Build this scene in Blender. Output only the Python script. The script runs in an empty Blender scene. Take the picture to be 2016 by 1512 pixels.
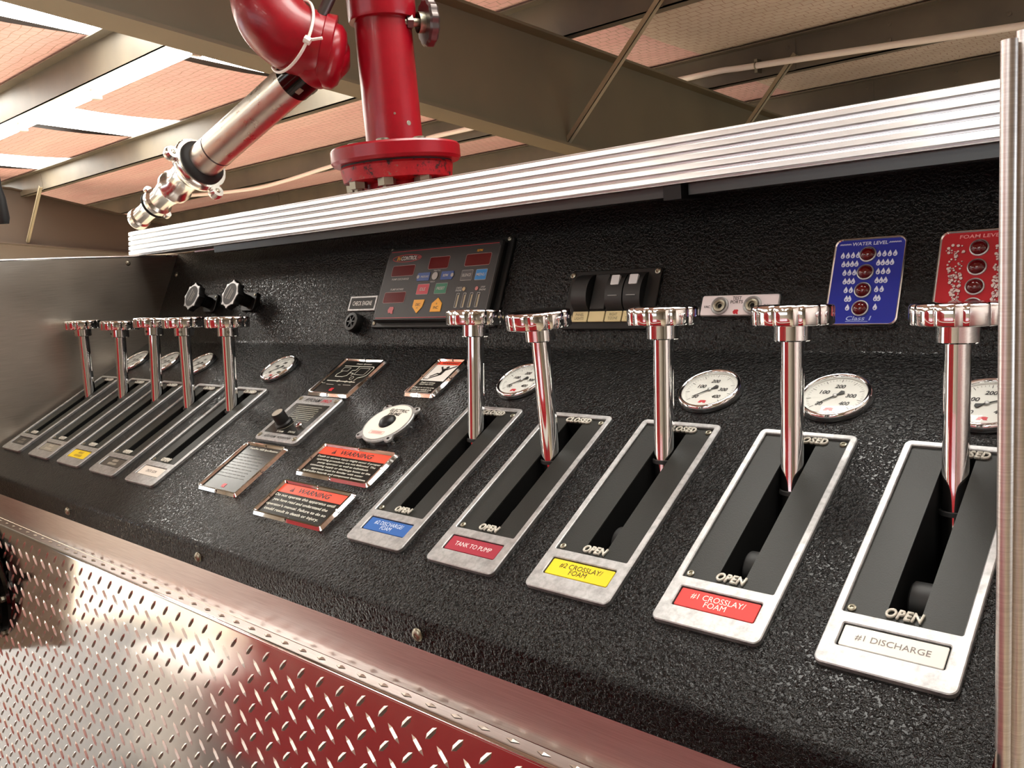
import bpy, bmesh, math, random
from mathutils import Matrix, Vector
random.seed(7)
R, PI = math.radians, math.pi
scene = bpy.context.scene
col = scene.collection

# ------------------------------------------------------------------ camera, world, sun, exposure
CAM = Vector((1.2985, -0.5477, 0.3027))
cam = bpy.data.objects.new('camera', bpy.data.cameras.new('camera'))
cam.data.sensor_width = 36.0
cam.data.lens = 1647.5 / 2016 * 36.0
cam.data.clip_start = 0.02
rx, ry, rz = Vector((0.74982, 0.65664, -0.08118)), Vector((-0.04092, 0.16848, 0.98486)), Vector((0.66037, -0.73515, 0.15320))
cam.matrix_world = Matrix(((rx.x, ry.x, rz.x, CAM.x), (rx.y, ry.y, rz.y, CAM.y), (rx.z, ry.z, rz.z, CAM.z), (0, 0, 0, 1)))
col.objects.link(cam)
scene.camera = cam
world = bpy.data.worlds.new('sky'); scene.world = world; world.use_nodes = True
bg = world.node_tree.nodes['Background']
bg.inputs[0].default_value = (0.86, 0.93, 1.0, 1); bg.inputs[1].default_value = 3.0
sun = bpy.data.objects.new('sun', bpy.data.lights.new('sun', 'SUN'))
sun.data.energy = 3.0; sun.data.angle = R(0.6); sun.data.color = (1, .95, .86)
sun.rotation_euler = Vector((11, 2.5, -1.98)).to_track_quat('-Z', 'Y').to_euler()   # low sun through the open bay door; sun.location = (-20, 4, 12)
col.objects.link(sun)
SKYLIGHT = 16.0
vs = scene.view_settings
vs.view_transform = 'Standard'; vs.look = 'None'; vs.gamma = 1; vs.use_curve_mapping = False
vs.exposure = 0.12

# ------------------------------------------------------------------ frames of the control panel
A, B = 0.469647, 1.116806                      # slope of the deck and of the upper panel
CRV = 0.37953                                  # deck length up to the bend
CR = Vector((0, CRV * math.cos(A), CRV * math.sin(A)))
def deck(u, v, h=0): return Vector((u, v*math.cos(A) - h*math.sin(A), v*math.sin(A) + h*math.cos(A)))
def upper(u, w, h=0): return CR + Vector((u, w*math.cos(B) - h*math.sin(B), w*math.sin(B) + h*math.cos(B)))

# ------------------------------------------------------------------ materials
def s(r, g, b):
    f = lambda c: c/12.92 if c <= .04045 else ((c+.055)/1.055)**2.4
    return (f(r/255), f(g/255), f(b/255), 1)
def mat(name, colr, rough=.5, metal=0.0, spec=.5, coat=0.0):
    m = bpy.data.materials.new(name); m.use_nodes = True
    p = m.node_tree.nodes['Principled BSDF']
    p.inputs['Base Color'].default_value = colr
    p.inputs['Roughness'].default_value = rough
    p.inputs['Metallic'].default_value = metal
    p.inputs['Specular IOR Level'].default_value = spec
    p.inputs['Coat Weight'].default_value = coat
    return m
def nodes(m): return m.node_tree.nodes, m.node_tree.links, m.node_tree.nodes['Principled BSDF']
def coords(m, scale=(1, 1, 1), rot=(0, 0, 0)):
    n, l, p = nodes(m)
    t = n.new('ShaderNodeTexCoord'); mp = n.new('ShaderNodeMapping')
    mp.inputs['Scale'].default_value = scale; mp.inputs['Rotation'].default_value = rot
    l.new(t.outputs['Object'], mp.inputs['Vector']); return mp.outputs[0]
def noise(m, vec, scale, detail=3, rough=.5):
    n, l, p = nodes(m); t = n.new('ShaderNodeTexNoise')
    t.inputs['Scale'].default_value = scale; t.inputs['Detail'].default_value = detail; t.inputs['Roughness'].default_value = rough
    l.new(vec, t.inputs['Vector']); return t.outputs['Fac']
def ramp(m, fac, stops):
    n, l, p = nodes(m); r = n.new('ShaderNodeValToRGB'); e = r.color_ramp.elements
    while len(e) < len(stops): e.new(.5)
    for k, (pos, c) in enumerate(stops):
        e[k].position = pos; e[k].color = c if len(c) == 4 else (*c, 1)
    l.new(fac, r.inputs[0]); return r.outputs[0]
def bump(m, fac, strength, dist):
    n, l, p = nodes(m); b = n.new('ShaderNodeBump')
    b.inputs['Strength'].default_value = strength; b.inputs['Distance'].default_value = dist
    l.new(fac, b.inputs['Height']); l.new(b.outputs[0], p.inputs['Normal'])
def link(m, out, inp): nodes(m)[1].new(out, nodes(m)[2].inputs[inp])
g = lambda v: (v, v, v, 1)

M = {}
m = M['wrinkle'] = mat('black_wrinkle_coat', g(.005), .33, 0, .22)
v = coords(m); n_, l_, p_ = nodes(m)
nz_ = n_.new('ShaderNodeTexNoise'); nz_.inputs['Scale'].default_value = 300; nz_.inputs['Detail'].default_value = 2.5; nz_.inputs['Roughness'].default_value = .55; nz_.inputs['Distortion'].default_value = .3
l_.new(v, nz_.inputs['Vector'])
rp_ = n_.new('ShaderNodeValToRGB'); rp_.color_ramp.elements[0].position = .38; rp_.color_ramp.elements[1].position = .66; l_.new(nz_.outputs['Fac'], rp_.inputs[0])
bump(m, rp_.outputs[0], 1.0, .00075)
link(m, ramp(m, noise(m, v, 6, 3), [(.3, g(.15)), (.7, g(.22))]), 'Roughness')
M['chrome'] = mat('chrome', g(.88), .045, 1)
m = M['satin'] = mat('satin_cast_aluminium', g(.72), .3, 1); v = coords(m)
link(m, ramp(m, noise(m, v, 140, 5, .7), [(.30, g(.36)), (.6, g(.54))]), 'Base Color')
link(m, ramp(m, noise(m, v, 60, 4), [(.3, g(.46)), (.7, g(.60))]), 'Roughness')
m = M['inset'] = mat('matt_black_inset', s(30, 32, 29), .5, 0, .4); v = coords(m)
bump(m, noise(m, v, 900, 2), .35, .0004)
M['dark'] = mat('dark_cavity', g(.004), .8, 0, .2)
M['plastic'] = mat('black_plastic', g(.008), .42, 0, .35)
M['plastic_soft'] = mat('black_plastic_matt', g(.018), .55)
M['rubber'] = mat('black_rubber', g(.015), .6)
m = M['brushed'] = mat('brushed_stainless', g(.52), .3, 1)
v = coords(m, (1, 3, 260)); f_ = noise(m, v, 6, 4, .6)
link(m, ramp(m, f_, [(.3, s(186, 178, 166)), (.7, s(212, 204, 192))]), 'Base Color'); bump(m, f_, .08, .0006)
link(m, ramp(m, noise(m, coords(m), 5, 2), [(.3, g(.30)), (.7, g(.42))]), 'Roughness')
m = M['rail'] = mat('extruded_aluminium', g(.92), .24, 1)
f_ = noise(m, coords(m, (1, 1, 1)), 9, 3); link(m, ramp(m, f_, [(.3, g(.27)), (.7, g(.33))]), 'Roughness')
m = M['band'] = mat('brushed_aluminium_band', g(.7), .38, 1)
f_ = noise(m, coords(m, (4, 4, 220)), 5, 3); link(m, ramp(m, f_, [(.3, s(214, 206, 202)), (.7, s(234, 228, 224))]), 'Base Color')
m = M['tread'] = mat('diamond_tread_aluminium', g(.70), .13, 1); v = coords(m)
link(m, ramp(m, noise(m, v, 14, 4), [(.3, g(.07)), (.75, g(.16))]), 'Roughness'); bump(m, noise(m, v, 8, 2), .08, .004)
M['lug'] = mat('raised_tread_lug', s(220, 212, 202), .34, 1)
m = M['red'] = mat('red_gloss_paint', s(140, 10, 26), .3, 0, .45, .1); v = coords(m)
link(m, ramp(m, noise(m, v, 26, 6, .75), [(.0, s(104, 8, 18)), (.5, s(142, 10, 27)), (.80, s(150, 14, 30)), (.84, s(120, 112, 100))]), 'Base Color')
bump(m, noise(m, v, 55, 3), .12, .002)
m = M['redworn'] = mat('red_worn_paint', s(150, 20, 30), .45); v = coords(m)
link(m, ramp(m, noise(m, v, 30, 6, .8), [(.40, s(42, 30, 28)), (.47, s(164, 20, 32)), (.62, s(176, 28, 36)), (.68, s(120, 110, 96))]), 'Base Color')
m = M['nickel'] = mat('nickel_plated_tip', s(232, 230, 224), .2, 1)
m = M['tube'] = mat('worn_aluminium_tube', s(226, 220, 208), .3, 1); v = coords(m)
link(m, ramp(m, noise(m, v, 40, 5, .7), [(.35, g(.26)), (.75, g(.42))]), 'Roughness')
M['blackchrome'] = mat('black_chrome', g(.06), .12, 1)
M['nut'] = mat('zinc_nut', s(160, 156, 140), .4, 1)
M['wheel'] = mat('dark_steel_handwheel', s(92, 84, 82), .35, .8)
M['ziptie'] = mat('white_nylon', s(232, 228, 218), .4)
m = M['beam'] = mat('olive_brown_steel_paint', s(110, 98, 74), .5); v = coords(m)
link(m, ramp(m, noise(m, v, 1.6, 4), [(.3, s(104, 93, 70)), (.7, s(118, 105, 78))]), 'Base Color')
M['brownbeam'] = mat('dark_brown_steel_paint', s(78, 64, 52), .55)
m = M['purlin'] = mat('grey_steel_paint', s(128, 120, 108), .5); v = coords(m)
link(m, ramp(m, noise(m, v, 3, 4), [(.3, s(92, 86, 76)), (.7, s(112, 103, 88))]), 'Base Color')
M['conduit'] = mat('white_conduit', s(250, 240, 232), .4)
M['bracepaint'] = mat('grey_angle_iron', s(158, 146, 120), .5)
def insul(name, c1, c2, rot=0):
    m = mat(name, c1, .75)
    n, l, p = nodes(m)
    vec = coords(m)
    br = n.new('ShaderNodeTexBrick'); br.inputs['Scale'].default_value = 9; br.offset = .5
    br.inputs['Mortar Size'].default_value = .028; br.inputs['Mortar Smooth'].default_value = .6; br.inputs['Brick Width'].default_value = .6; br.inputs['Row Height'].default_value = .5
    wv = n.new('ShaderNodeTexNoise'); wv.inputs['Scale'].default_value = 5; l.new(coords(m), wv.inputs['Vector'])
    ad = n.new('ShaderNodeMix'); ad.data_type = 'VECTOR'; ad.inputs['Factor'].default_value = .06
    l.new(coords(m, (1, 1, 1), (0, 0, rot)), ad.inputs['A']); l.new(wv.outputs['Color'], ad.inputs['B']); l.new(ad.outputs['Result'], br.inputs['Vector'])
    base = ramp(m, noise(m, coords(m, (.5, 2.5, 1)), 1.4, 5, .6), [(.3, c1), (.7, c2)])
    br.inputs['Mortar'].default_value = s(186, 152, 136)
    l.new(base, br.inputs['Color1']); l.new(base, br.inputs['Color2'])
    l.new(br.outputs['Color'], p.inputs['Base Color'])
    bump(m, noise(m, vec, 3, 3), .5, .05)
    return m
M['insul_pink'] = insul('pink_faced_insulation', s(236, 186, 188), s(244, 208, 206))
M['insul_tan'] = insul('tan_faced_insulation', s(214, 200, 184), s(232, 218, 204))
m = M['skylight'] = mat('translucent_skylight', g(.9), .6)
n_, l_, p_ = nodes(m); p_.inputs['Emission Color'].default_value = (1, .975, .90, 1); p_.inputs['Emission Strength'].default_value = SKYLIGHT
m = M['lamp'] = mat('fluorescent_tube', g(.9), .5)
n_, l_, p_ = nodes(m); p_.inputs['Emission Color'].default_value = (1, .98, .93, 1); p_.inputs['Emission Strength'].default_value = 9
M['white'] = mat('white_enamel', s(236, 232, 224), .45)
m = M['concrete'] = mat('concrete_floor', g(.4), .55); v = coords(m)
link(m, ramp(m, noise(m, v, 1.2, 5, .6), [(.3, s(186, 172, 148)), (.7, s(212, 198, 172))]), 'Base Color')
M['wallpaint'] = mat('painted_metal_wall', s(158, 152, 142), .6)
m = M['glass'] = bpy.data.materials.new('gauge_glass'); m.use_nodes = True
nt = m.node_tree; nt.nodes.remove(nt.nodes['Principled BSDF'])
tr = nt.nodes.new('ShaderNodeBsdfTransparent'); gl = nt.nodes.new('ShaderNodeBsdfGlossy'); gl.inputs['Roughness'].default_value = .03
fr = nt.nodes.new('ShaderNodeFresnel'); fr.inputs['IOR'].default_value = 1.28; mi = nt.nodes.new('ShaderNodeMixShader')
nt.links.new(fr.outputs[0], mi.inputs[0]); nt.links.new(tr.outputs[0], mi.inputs[1]); nt.links.new(gl.outputs[0], mi.inputs[2])
nt.links.new(mi.outputs[0], nt.nodes['Material Output'].inputs[0])
m = M['redlens'] = mat('dark_red_lens', s(84, 8, 12), .12, 0, .6)
m = M['dial'] = mat('dial_white', s(222, 222, 216), .5)
M['placard'] = mat('black_gloss_placard', s(30, 30, 28), .2, 0, .55)
M['rocker'] = mat('black_rocker', g(.010), .5)
_pc = {}
def pc(r, g_, b, rough=.4):
    k = (r, g_, b, rough)
    if k not in _pc: _pc[k] = mat('print_%d_%d_%d' % (r, g_, b), s(r, g_, b), rough)
    return _pc[k]

# ------------------------------------------------------------------ builders
def obj(name, bm, material, parent=None, loc=None, rot=None, smooth=None, label=None):
    me = bpy.data.meshes.new(name)
    bmesh.ops.recalc_face_normals(bm, faces=bm.faces[:])
    bm.to_mesh(me); bm.free()
    if smooth is not None:
        me.polygons.foreach_set('use_smooth', [True]*len(me.polygons))
        me.set_sharp_from_angle(angle=R(smooth))
    me.materials.append(M[material] if isinstance(material, str) else material)
    o = bpy.data.objects.new(name, me); col.objects.link(o)
    if parent: o.parent = parent
    if loc is not None: o.location = loc
    if rot is not None: o.rotation_euler = rot
    if label: o['label'] = label
    return o
def thing(name, label, cat, loc=(0, 0, 0), rot=(0, 0, 0), group=None, kind=None):
    o = bpy.data.objects.new(name, None); col.objects.link(o)
    o.empty_display_size = .02; o.location = loc; o.rotation_euler = rot
    return tag(o, label, cat, group, kind)
def tag(o, label, cat=None, group=None, kind=None):
    o['label'] = label
    if cat: o['category'] = cat
    if group: o['group'] = group
    if kind: o['kind'] = kind
    return o
def on_deck(name, label, cat, u, v, group=None): return thing(name, label, cat, deck(u, v), (A, 0, 0), group)
def on_upper(name, label, cat, u, w, group=None): return thing(name, label, cat, upper(u, w), (B, 0, 0), group)

def rr(cx, cy, w, h, r=.002): return ('r', cx, cy, w, h, r if isinstance(r, tuple) else (r,)*4)
def ci(cx, cy, r, n=40): return ('c', cx, cy, r, n)
def poly(pts): return ('p', pts)
def loop(sh, inset=0.0, seg=5):
    if sh[0] == 'c':
        return [(sh[1]+(sh[3]-inset)*math.cos(2*PI*k/sh[4]), sh[2]+(sh[3]-inset)*math.sin(2*PI*k/sh[4])) for k in range(sh[4])]
    if sh[0] == 'p':
        c = (sum(p[0] for p in sh[1])/len(sh[1]), sum(p[1] for p in sh[1])/len(sh[1])); out = []
        for x, y in sh[1]:
            d = math.hypot(x-c[0], y-c[1]) or 1
            out.append((x-(x-c[0])/d*inset, y-(y-c[1])/d*inset))
        return out
    _, cx, cy, w, h, rad = sh
    out = []
    for k, (sx, sy) in enumerate(((1, 1), (-1, 1), (-1, -1), (1, -1))):
        r = max(rad[k]-inset, 1e-5); ox, oy = cx+sx*(w/2-inset-r), cy+sy*(h/2-inset-r)
        for j in range(seg+1):
            t = PI/2*(k + j/seg); out.append((ox+r*math.cos(t), oy+r*math.sin(t)))
    return out
def ringverts(bm, pts, z): return [bm.verts.new((x, y, z)) for x, y in pts]
def bridge(bm, a, b):
    n = len(a)
    for k in range(n): bm.faces.new((a[k], a[(k+1) % n], b[(k+1) % n], b[k]))
def plate(bm, outer, holes=(), z0=0.0, z1=.004, bev=.0, bottom=True):
    top = []
    for k, sh in enumerate([outer, *holes]):
        sg = 1 if k == 0 else -1
        lo = ringverts(bm, loop(sh), z0)
        if bev:
            mid = ringverts(bm, loop(sh), z1-bev); hi = ringverts(bm, loop(sh, sg*bev), z1)
            bridge(bm, lo, mid); bridge(bm, mid, hi)
        else:
            hi = ringverts(bm, loop(sh), z1); bridge(bm, lo, hi)
        top.append(hi)
        if bottom and not holes: bm.faces.new(lo[::-1])
    if not holes:
        bm.faces.new(top[0])
    else:
        ed = []
        for vs_ in top:
            for k in range(len(vs_)):
                e = bm.edges.get((vs_[k], vs_[(k+1) % len(vs_)]))
                ed.append(e)
        bmesh.ops.triangle_fill(bm, edges=ed, use_beauty=True)
    return bm
def flat(bm, sh, z):
    bm.faces.new(ringverts(bm, loop(sh), z)); return bm
def box(bm, x0, x1, y0, y1, z0, z1):
    vv = [bm.verts.new((x, y, z)) for z in (z0, z1) for y in (y0, y1) for x in (x0, x1)]
    for f in ((0, 2, 3, 1), (4, 5, 7, 6), (0, 1, 5, 4), (2, 6, 7, 3), (0, 4, 6, 2), (1, 3, 7, 5)): bm.faces.new([vv[k] for k in f])
    return bm
def lathe(bm, prof, n=36, mtx=None, lobes=None):
    rings = []
    for r, z in prof:
        if r < 1e-7: rings.append([bm.verts.new((0, 0, z))])
        else:
            ring = []
            for k in range(n):
                t = 2*PI*k/n; q = r*(lobes(t, r) if lobes else 1)
                ring.append(bm.verts.new((q*math.cos(t), q*math.sin(t), z)))
            rings.append(ring)
    nv = [x for q in rings for x in q]
    for a, b in zip(rings, rings[1:]):
        if len(a) == 1 and len(b) == 1: continue
        for k in range(n):
            if len(a) == 1: bm.faces.new((a[0], b[k], b[(k+1) % n]))
            elif len(b) == 1: bm.faces.new((a[k], a[(k+1) % n], b[0]))
            else: bm.faces.new((a[k], a[(k+1) % n], b[(k+1) % n], b[k]))
    if mtx is not None: bmesh.ops.transform(bm, matrix=mtx, verts=nv)
    return bm
def frame_to(p, d):
    d = Vector(d).normalized(); q = d.to_track_quat('Z', 'Y'); return Matrix.Translation(Vector(p)) @ q.to_matrix().to_4x4()
def tube(bm, pts, rad, n=20, caps=True):
    pts = [Vector(p) for p in pts]; rad = rad if isinstance(rad, (list, tuple)) else [rad]*len(pts)
    rings = []; q = None
    for k, p in enumerate(pts):
        d = (pts[min(k+1, len(pts)-1)]-pts[max(k-1, 0)]).normalized()
        if q is None:
            up = Vector((0, 0, 1)) if abs(d.z) < .9 else Vector((1, 0, 0)); x = d.cross(up).normalized()
        else: x = (q - d*q.dot(d)).normalized()
        q = x; y = d.cross(x)
        rings.append([bm.verts.new(p + (x*math.cos(2*PI*j/n)+y*math.sin(2*PI*j/n))*rad[k]) for j in range(n)])
    for a, b in zip(rings, rings[1:]): bridge(bm, a, b)
    if caps: bm.faces.new(rings[0][::-1]); bm.faces.new(rings[-1])
    return bm
def spline(pts, n=8):
    pts = [Vector(p) for p in pts]; out = []
    P = [2*pts[0]-pts[1]] + pts + [2*pts[-1]-pts[-2]]
    for k in range(1, len(P)-2):
        for j in range(n):
            t = j/n; a, b, c, d = P[k-1:k+3]
            out.append(.5*((2*b)+(c-a)*t+(2*a-5*b+4*c-d)*t*t+(3*b-a-3*c+d)*t**3))
    return out + [pts[-1]]
def strokes(bm, segs, w, z):                   # flat printed line work
    for (x0, y0), (x1, y1) in segs:
        d = Vector((x1-x0, y1-y0)); L = d.length or 1e-6; nx, ny = -d.y/L*w/2, d.x/L*w/2; ex, ey = d.x/L*w/2, d.y/L*w/2
        bm.faces.new([bm.verts.new(q) for q in ((x0-ex+nx, y0-ey+ny, z), (x0-ex-nx, y0-ey-ny, z), (x1+ex-nx, y1+ey-ny, z), (x1+ex+nx, y1+ey+ny, z))])
    return bm
def chain(pts): return list(zip(pts, pts[1:]))
TEXTS = []
def text(body, cx, cy, z, w, h, material, parent, bold=0.0, shear=0.0, extrude=0.0, name='lettering', rot=0, space=1.0, align='CENTER', line=1.0):
    TEXTS.append((body, cx, cy, z, w, h, material, parent, bold, shear, extrude, name, rot, space, align, line))
def build_texts():
    tmp = []
    for T in TEXTS:
        cu = bpy.data.curves.new('tmp', 'FONT'); cu.body = T[0]; cu.align_x = T[14]; cu.size = 1
        cu.offset = T[8]; cu.shear = T[9]; cu.space_character = T[13]; cu.space_line = T[15]
        cu.resolution_u = 3 if T[5] > .004 else 2
        o = bpy.data.objects.new('tmp', cu); col.objects.link(o); tmp.append(o)
    bpy.context.view_layer.update(); dg = bpy.context.evaluated_depsgraph_get()
    for o, T in zip(tmp, TEXTS):
        me = bpy.data.meshes.new_from_object(o.evaluated_get(dg))
        bm = bmesh.new(); bm.from_mesh(me); bpy.data.meshes.remove(me)
        xs = [v.co.x for v in bm.verts]; ys = [v.co.y for v in bm.verts]
        x0, x1, y0, y1 = min(xs), max(xs), min(ys), max(ys)
        sx = T[4]/(x1-x0); sy = (T[5]/(y1-y0)) if T[5] else sx
        for v in bm.verts: v.co = ((v.co.x-(x0+x1)/2)*sx, (v.co.y-(y0+y1)/2)*sy, 0)
        if T[10]:
            r = bmesh.ops.extrude_face_region(bm, geom=bm.faces[:])
            bmesh.ops.translate(bm, verts=[q for q in r['geom'] if isinstance(q, bmesh.types.BMVert)], vec=(0, 0, T[10]))
        obj(T[11], bm, T[6], T[7], (T[1], T[2], T[3]), (0, 0, T[12]))
        cu = o.data; bpy.data.objects.remove(o); bpy.data.curves.remove(cu)
def copy_tree(o, parent=None):
    c = o.copy(); col.objects.link(c); c.parent = parent
    for ch in o.children: copy_tree(ch, c)
    return c

# ------------------------------------------------------------------ the fire hall: floor, roof, walls, steel
FLOOR = -1.35
roofz = lambda y: CAM.z + 1.667 - .083*(y-CAM.y)
X0, X1, Y0, Y1 = -13.0, 8.0, -9.0, 8.4
tag(obj('floor', box(bmesh.new(), X0, X1, Y0, Y1, FLOOR-.1, FLOOR), 'concrete'), 'tan concrete floor of the fire hall', kind='structure')
tag(obj('floor_apron', box(bmesh.new(), X0-14, X0, Y0-6, Y1+2, FLOOR-.12, FLOOR-.02), 'concrete'), 'sunlit concrete apron outside the bay door', kind='structure')
tag(obj('aisle_darkener', box(bmesh.new(), -4.6, 1.6, -2.6, .4, FLOOR, FLOOR+.012), mat('dark_grey_darkener', s(74, 68, 62), .6)), 'unseen dark grey sheet added on the aisle floor to darken its reflection', 'floor sheet')  # added sheet, out of view; keeps the floor dark in the tread plate's reflection
PURLY = [-7.2, -5.7, -4.2, -2.7, -1.2, .35, 1.853, 3.295, 4.905, 6.37, 7.9]
SKYX = [(-11.3, -10.4), (-8.95, -8.05), (-6.6, -5.7), (-3.95, -3.02), (.25, .75), (1.35, 1.85)]
ceil = bpy.data.objects.new('ceiling', None); col.objects.link(ceil); tag(ceil, 'sloping roof lining of faced insulation with skylight strips', kind='structure')
edges_y = sorted([Y0] + PURLY + [Y1, -.1])
for j in range(len(edges_y)-1):
    ya, yb = edges_y[j], edges_y[j+1]; lit = yb < 3.4
    xs = [X0]
    for a, b in SKYX: xs += [a, b]
    xs += [X1]
    on = lambda xa: (yb > -1.0 or -7.3 < (ya+yb)/2 < -3.4) if xa < -2 else (0 < (ya+yb)/2 < 1.5 or -7.3 < (ya+yb)/2 < -3.4)      # the strips do not run the whole slope
    cuts = [(xs[k], xs[k+1], k % 2 == 1 and on(xs[k])) for k in range(len(xs)-1)]
    if not lit: cuts = [(X0, -1.575, False), (-1.575, X1, False)]
    cuts = [c for xa, xb, sky in cuts for c in ([(xa, -1.575, sky), (-1.575, xb, sky)] if xa < -1.6 and xb > -1.5 else [(xa, xb, sky)])]
    for xa, xb, sky in cuts:
        bm = bmesh.new(); nx, ny = max(2, int((xb-xa)/.5)), 6; gridv = []
        for a in range(nx+1):
            row = []
            for b in range(ny+1):
                x, y = xa+(xb-xa)*a/nx, ya+(yb-ya)*b/ny
                sag = 0 if sky else -.035*math.sin(PI*b/ny)
                row.append(bm.verts.new((x, y, roofz(y)+.012+sag)))
            gridv.append(row)
        for a in range(nx):
            for b in range(ny): bm.faces.new((gridv[a][b], gridv[a+1][b], gridv[a+1][b+1], gridv[a][b+1]))
        mt = 'skylight' if sky else ('insul_pink' if (xa+xb)/2 < -1.575 else 'insul_tan')
        obj('skylight_panel' if sky else 'insulation_panel', bm, mt, ceil, smooth=40)
bm = bmesh.new(); vv = [bm.verts.new(q) for q in ((X0, Y0, roofz(Y0)+.12), (X1, Y0, roofz(Y0)+.12), (X1, Y1, roofz(Y1)+.12), (X0, Y1, roofz(Y1)+.12))]; bm.faces.new(vv)
obj('roof_sheet', bm, 'purlin', ceil)
PLAB = {1.853: 'grey steel purlin nearest, carrying the white strip light', 3.295: 'grey steel purlin with lap joint and brace, second from the strip light',
        4.905: 'grey steel purlin with the white conduit strapped along it', 6.37: 'farthest visible grey purlin, dark, just above the ribbed rail'}
for y in PURLY:
    z = roofz(y); bm = bmesh.new()
    box(bm, X0, X1, y, y+.008, z-.21, z); box(bm, X0, X1, y, y+.075, z-.21, z-.202); box(bm, X0, X1, y-.075, y+.008, z-.008, z)
    box(bm, -2.3, -.95, y-.004, y, z-.205, z-.006)
    box(bm, -10.4, -9.0, y-.004, y, z-.205, z-.006)
    for k in range(12):
        for zz in (-.06, -.15): lathe(bm, [(.012, 0), (.012, .008), (0, .01)], 8, frame_to((-1.0+k*.62, y, z+zz), (0, -1, 0)))
    tag(obj('roof_purlin', bm, 'purlin'), PLAB.get(y, 'grey steel roof purlin overhead behind the camera'), 'purlin', 'grey roof purlins', 'structure')
def rafter(name, xc, topf, botf, ya, yb, lab, n=8, mt='beam'):
    t = thing(name, lab, 'beam', kind='structure')
    bm = bmesh.new(); ys = [ya+(yb-ya)*k/n for k in range(n+1)]
    for a, b in zip(ys, ys[1:]):
        vv = [bm.verts.new((xc+dx, y, z)) for dx in (-.005, .005) for y, z in ((a, botf(a)), (b, botf(b)), (b, topf(b)), (a, topf(a)))]
        bm.faces.new(vv[:4]); bm.faces.new(vv[4:][::-1])
    obj('web', bm, mt, t)
    for fn, sg in ((topf, -1), (botf, 1)):
        bm = bmesh.new()
        for a, b in zip(ys, ys[1:]):
            vv = [bm.verts.new((xc+dx, y, fn(y)+sg*dz)) for dz in (0, .014) for dx, y in ((-.08, a), (.08, a), (.08, b), (-.08, b))]
            for f in ((0, 1, 2, 3), (4, 7, 6, 5), (0, 4, 5, 1), (2, 6, 7, 3), (1, 5, 6, 2), (0, 3, 7, 4)): bm.faces.new([vv[k] for k in f])
        obj('flange', bm, mt, t)
    return t
rt = rafter('roof_beam', -1.575, lambda y: 1.725-.083*(y-CAM.y), lambda y: 1.345-.132*(y-CAM.y), Y0, Y1, 'deep olive brown steel roof beam crossing behind the red pipe')
rt2 = rafter('roof_beam', -9.7, lambda y: (1.575-.083*(y-3.05)) if y < 3.05 else 1.575-.262*(y-3.05), lambda y: .905-.135*(y-3.0), Y0, Y1, 'brown steel roof beam far left above the stainless side panel', 30, 'brownbeam')
def brace(a, b, lab):
    bm = bmesh.new(); a, b = Vector(a), Vector(b); d = (b-a).normalized(); sy = Vector((0, 1, 0)); sx = d.cross(sy)
    for (p, q, w, t) in ((sx, sy, .030, .004), (sy, sx, .030, .004)):
        vv = []
        for e in (a, b):
            for i, j in ((0, 0), (1, 0), (1, 1), (0, 1)): vv.append(bm.verts.new(e + p*w*i + q*t*j))
        for f in ((0, 1, 2, 3), (4, 7, 6, 5), (0, 4, 5, 1), (1, 5, 6, 2), (2, 6, 7, 3), (3, 7, 4, 0)): bm.faces.new([vv[k] for k in f])
    return tag(obj('flange_brace', bm, 'bracepaint'), lab, 'brace', 'angle braces from beams to purlins')
brace((-1.57, 3.26, .873), (-.80, 3.26, 1.60), 'long thin angle brace running from olive beam up to purlin')
brace((-1.56, 4.87, .69), (-.93, 4.87, 1.395), 'short dark angle brace partly hidden by ribbed rail on right')
brace((-9.66, 3.26, .90), (-9.0, 3.26, 1.47), 'angle brace on the far left brown beam')
# strap-fixed conduit, sagging left of the beam
t = thing('conduit', 'thin white conduit running along the purlin and sagging behind the pipe', 'conduit', (0, 0, 0))
obj('pipe_run', tube(bmesh.new(), spline([(-8.9, 4.80, 1.36), (-8.12, 4.787, 1.30), (-7.1, 4.787, 1.2526), (-6.43, 4.787, 1.2685), (-5.71, 4.787, 1.3105), (-4.325, 4.787, 1.3714), (-3.77, 4.787, 1.376), (-1.7, 4.84, 1.397), (-1.19, 4.84, 1.378), (.33, 4.80, 1.272), (2.0, 4.79, 1.16)], 6), .020, 12), 'conduit', t, smooth=60)
bm = bmesh.new(); tube(bm, [(-1.19, 4.84+.021*math.cos(x), 1.378+.021*math.sin(x)) for x in [PI/2+PI*k/8 for k in range(9)]], .005, 8)
box(bm, -1.2, -1.18, 4.84, 4.905, 1.335, 1.42)
obj('strap', bm, 'nut', t)
# strip light under the first purlin
t = thing('strip_light', 'long white fluorescent strip light hung under the roof purlin', 'light', (-5.4, 1.88, 1.55))
obj('housing', plate(bmesh.new(), rr(0, 0, 5.0, .10, .01), (), -.045, 0, .006), 'white', t)
for k in range(4):
    o = obj('tube', tube(bmesh.new(), [(-2.4+k*1.24, -.02, -.075), (-1.22+k*1.24, -.02, -.075)], .016, 12), 'lamp', t, smooth=60)
    for e in (-2.42, -1.20): obj('lamp_holder', box(bmesh.new(), e+k*1.24-.012, e+k*1.24+.012, -.045, .01, -.10, -.04), 'white', o)
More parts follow.
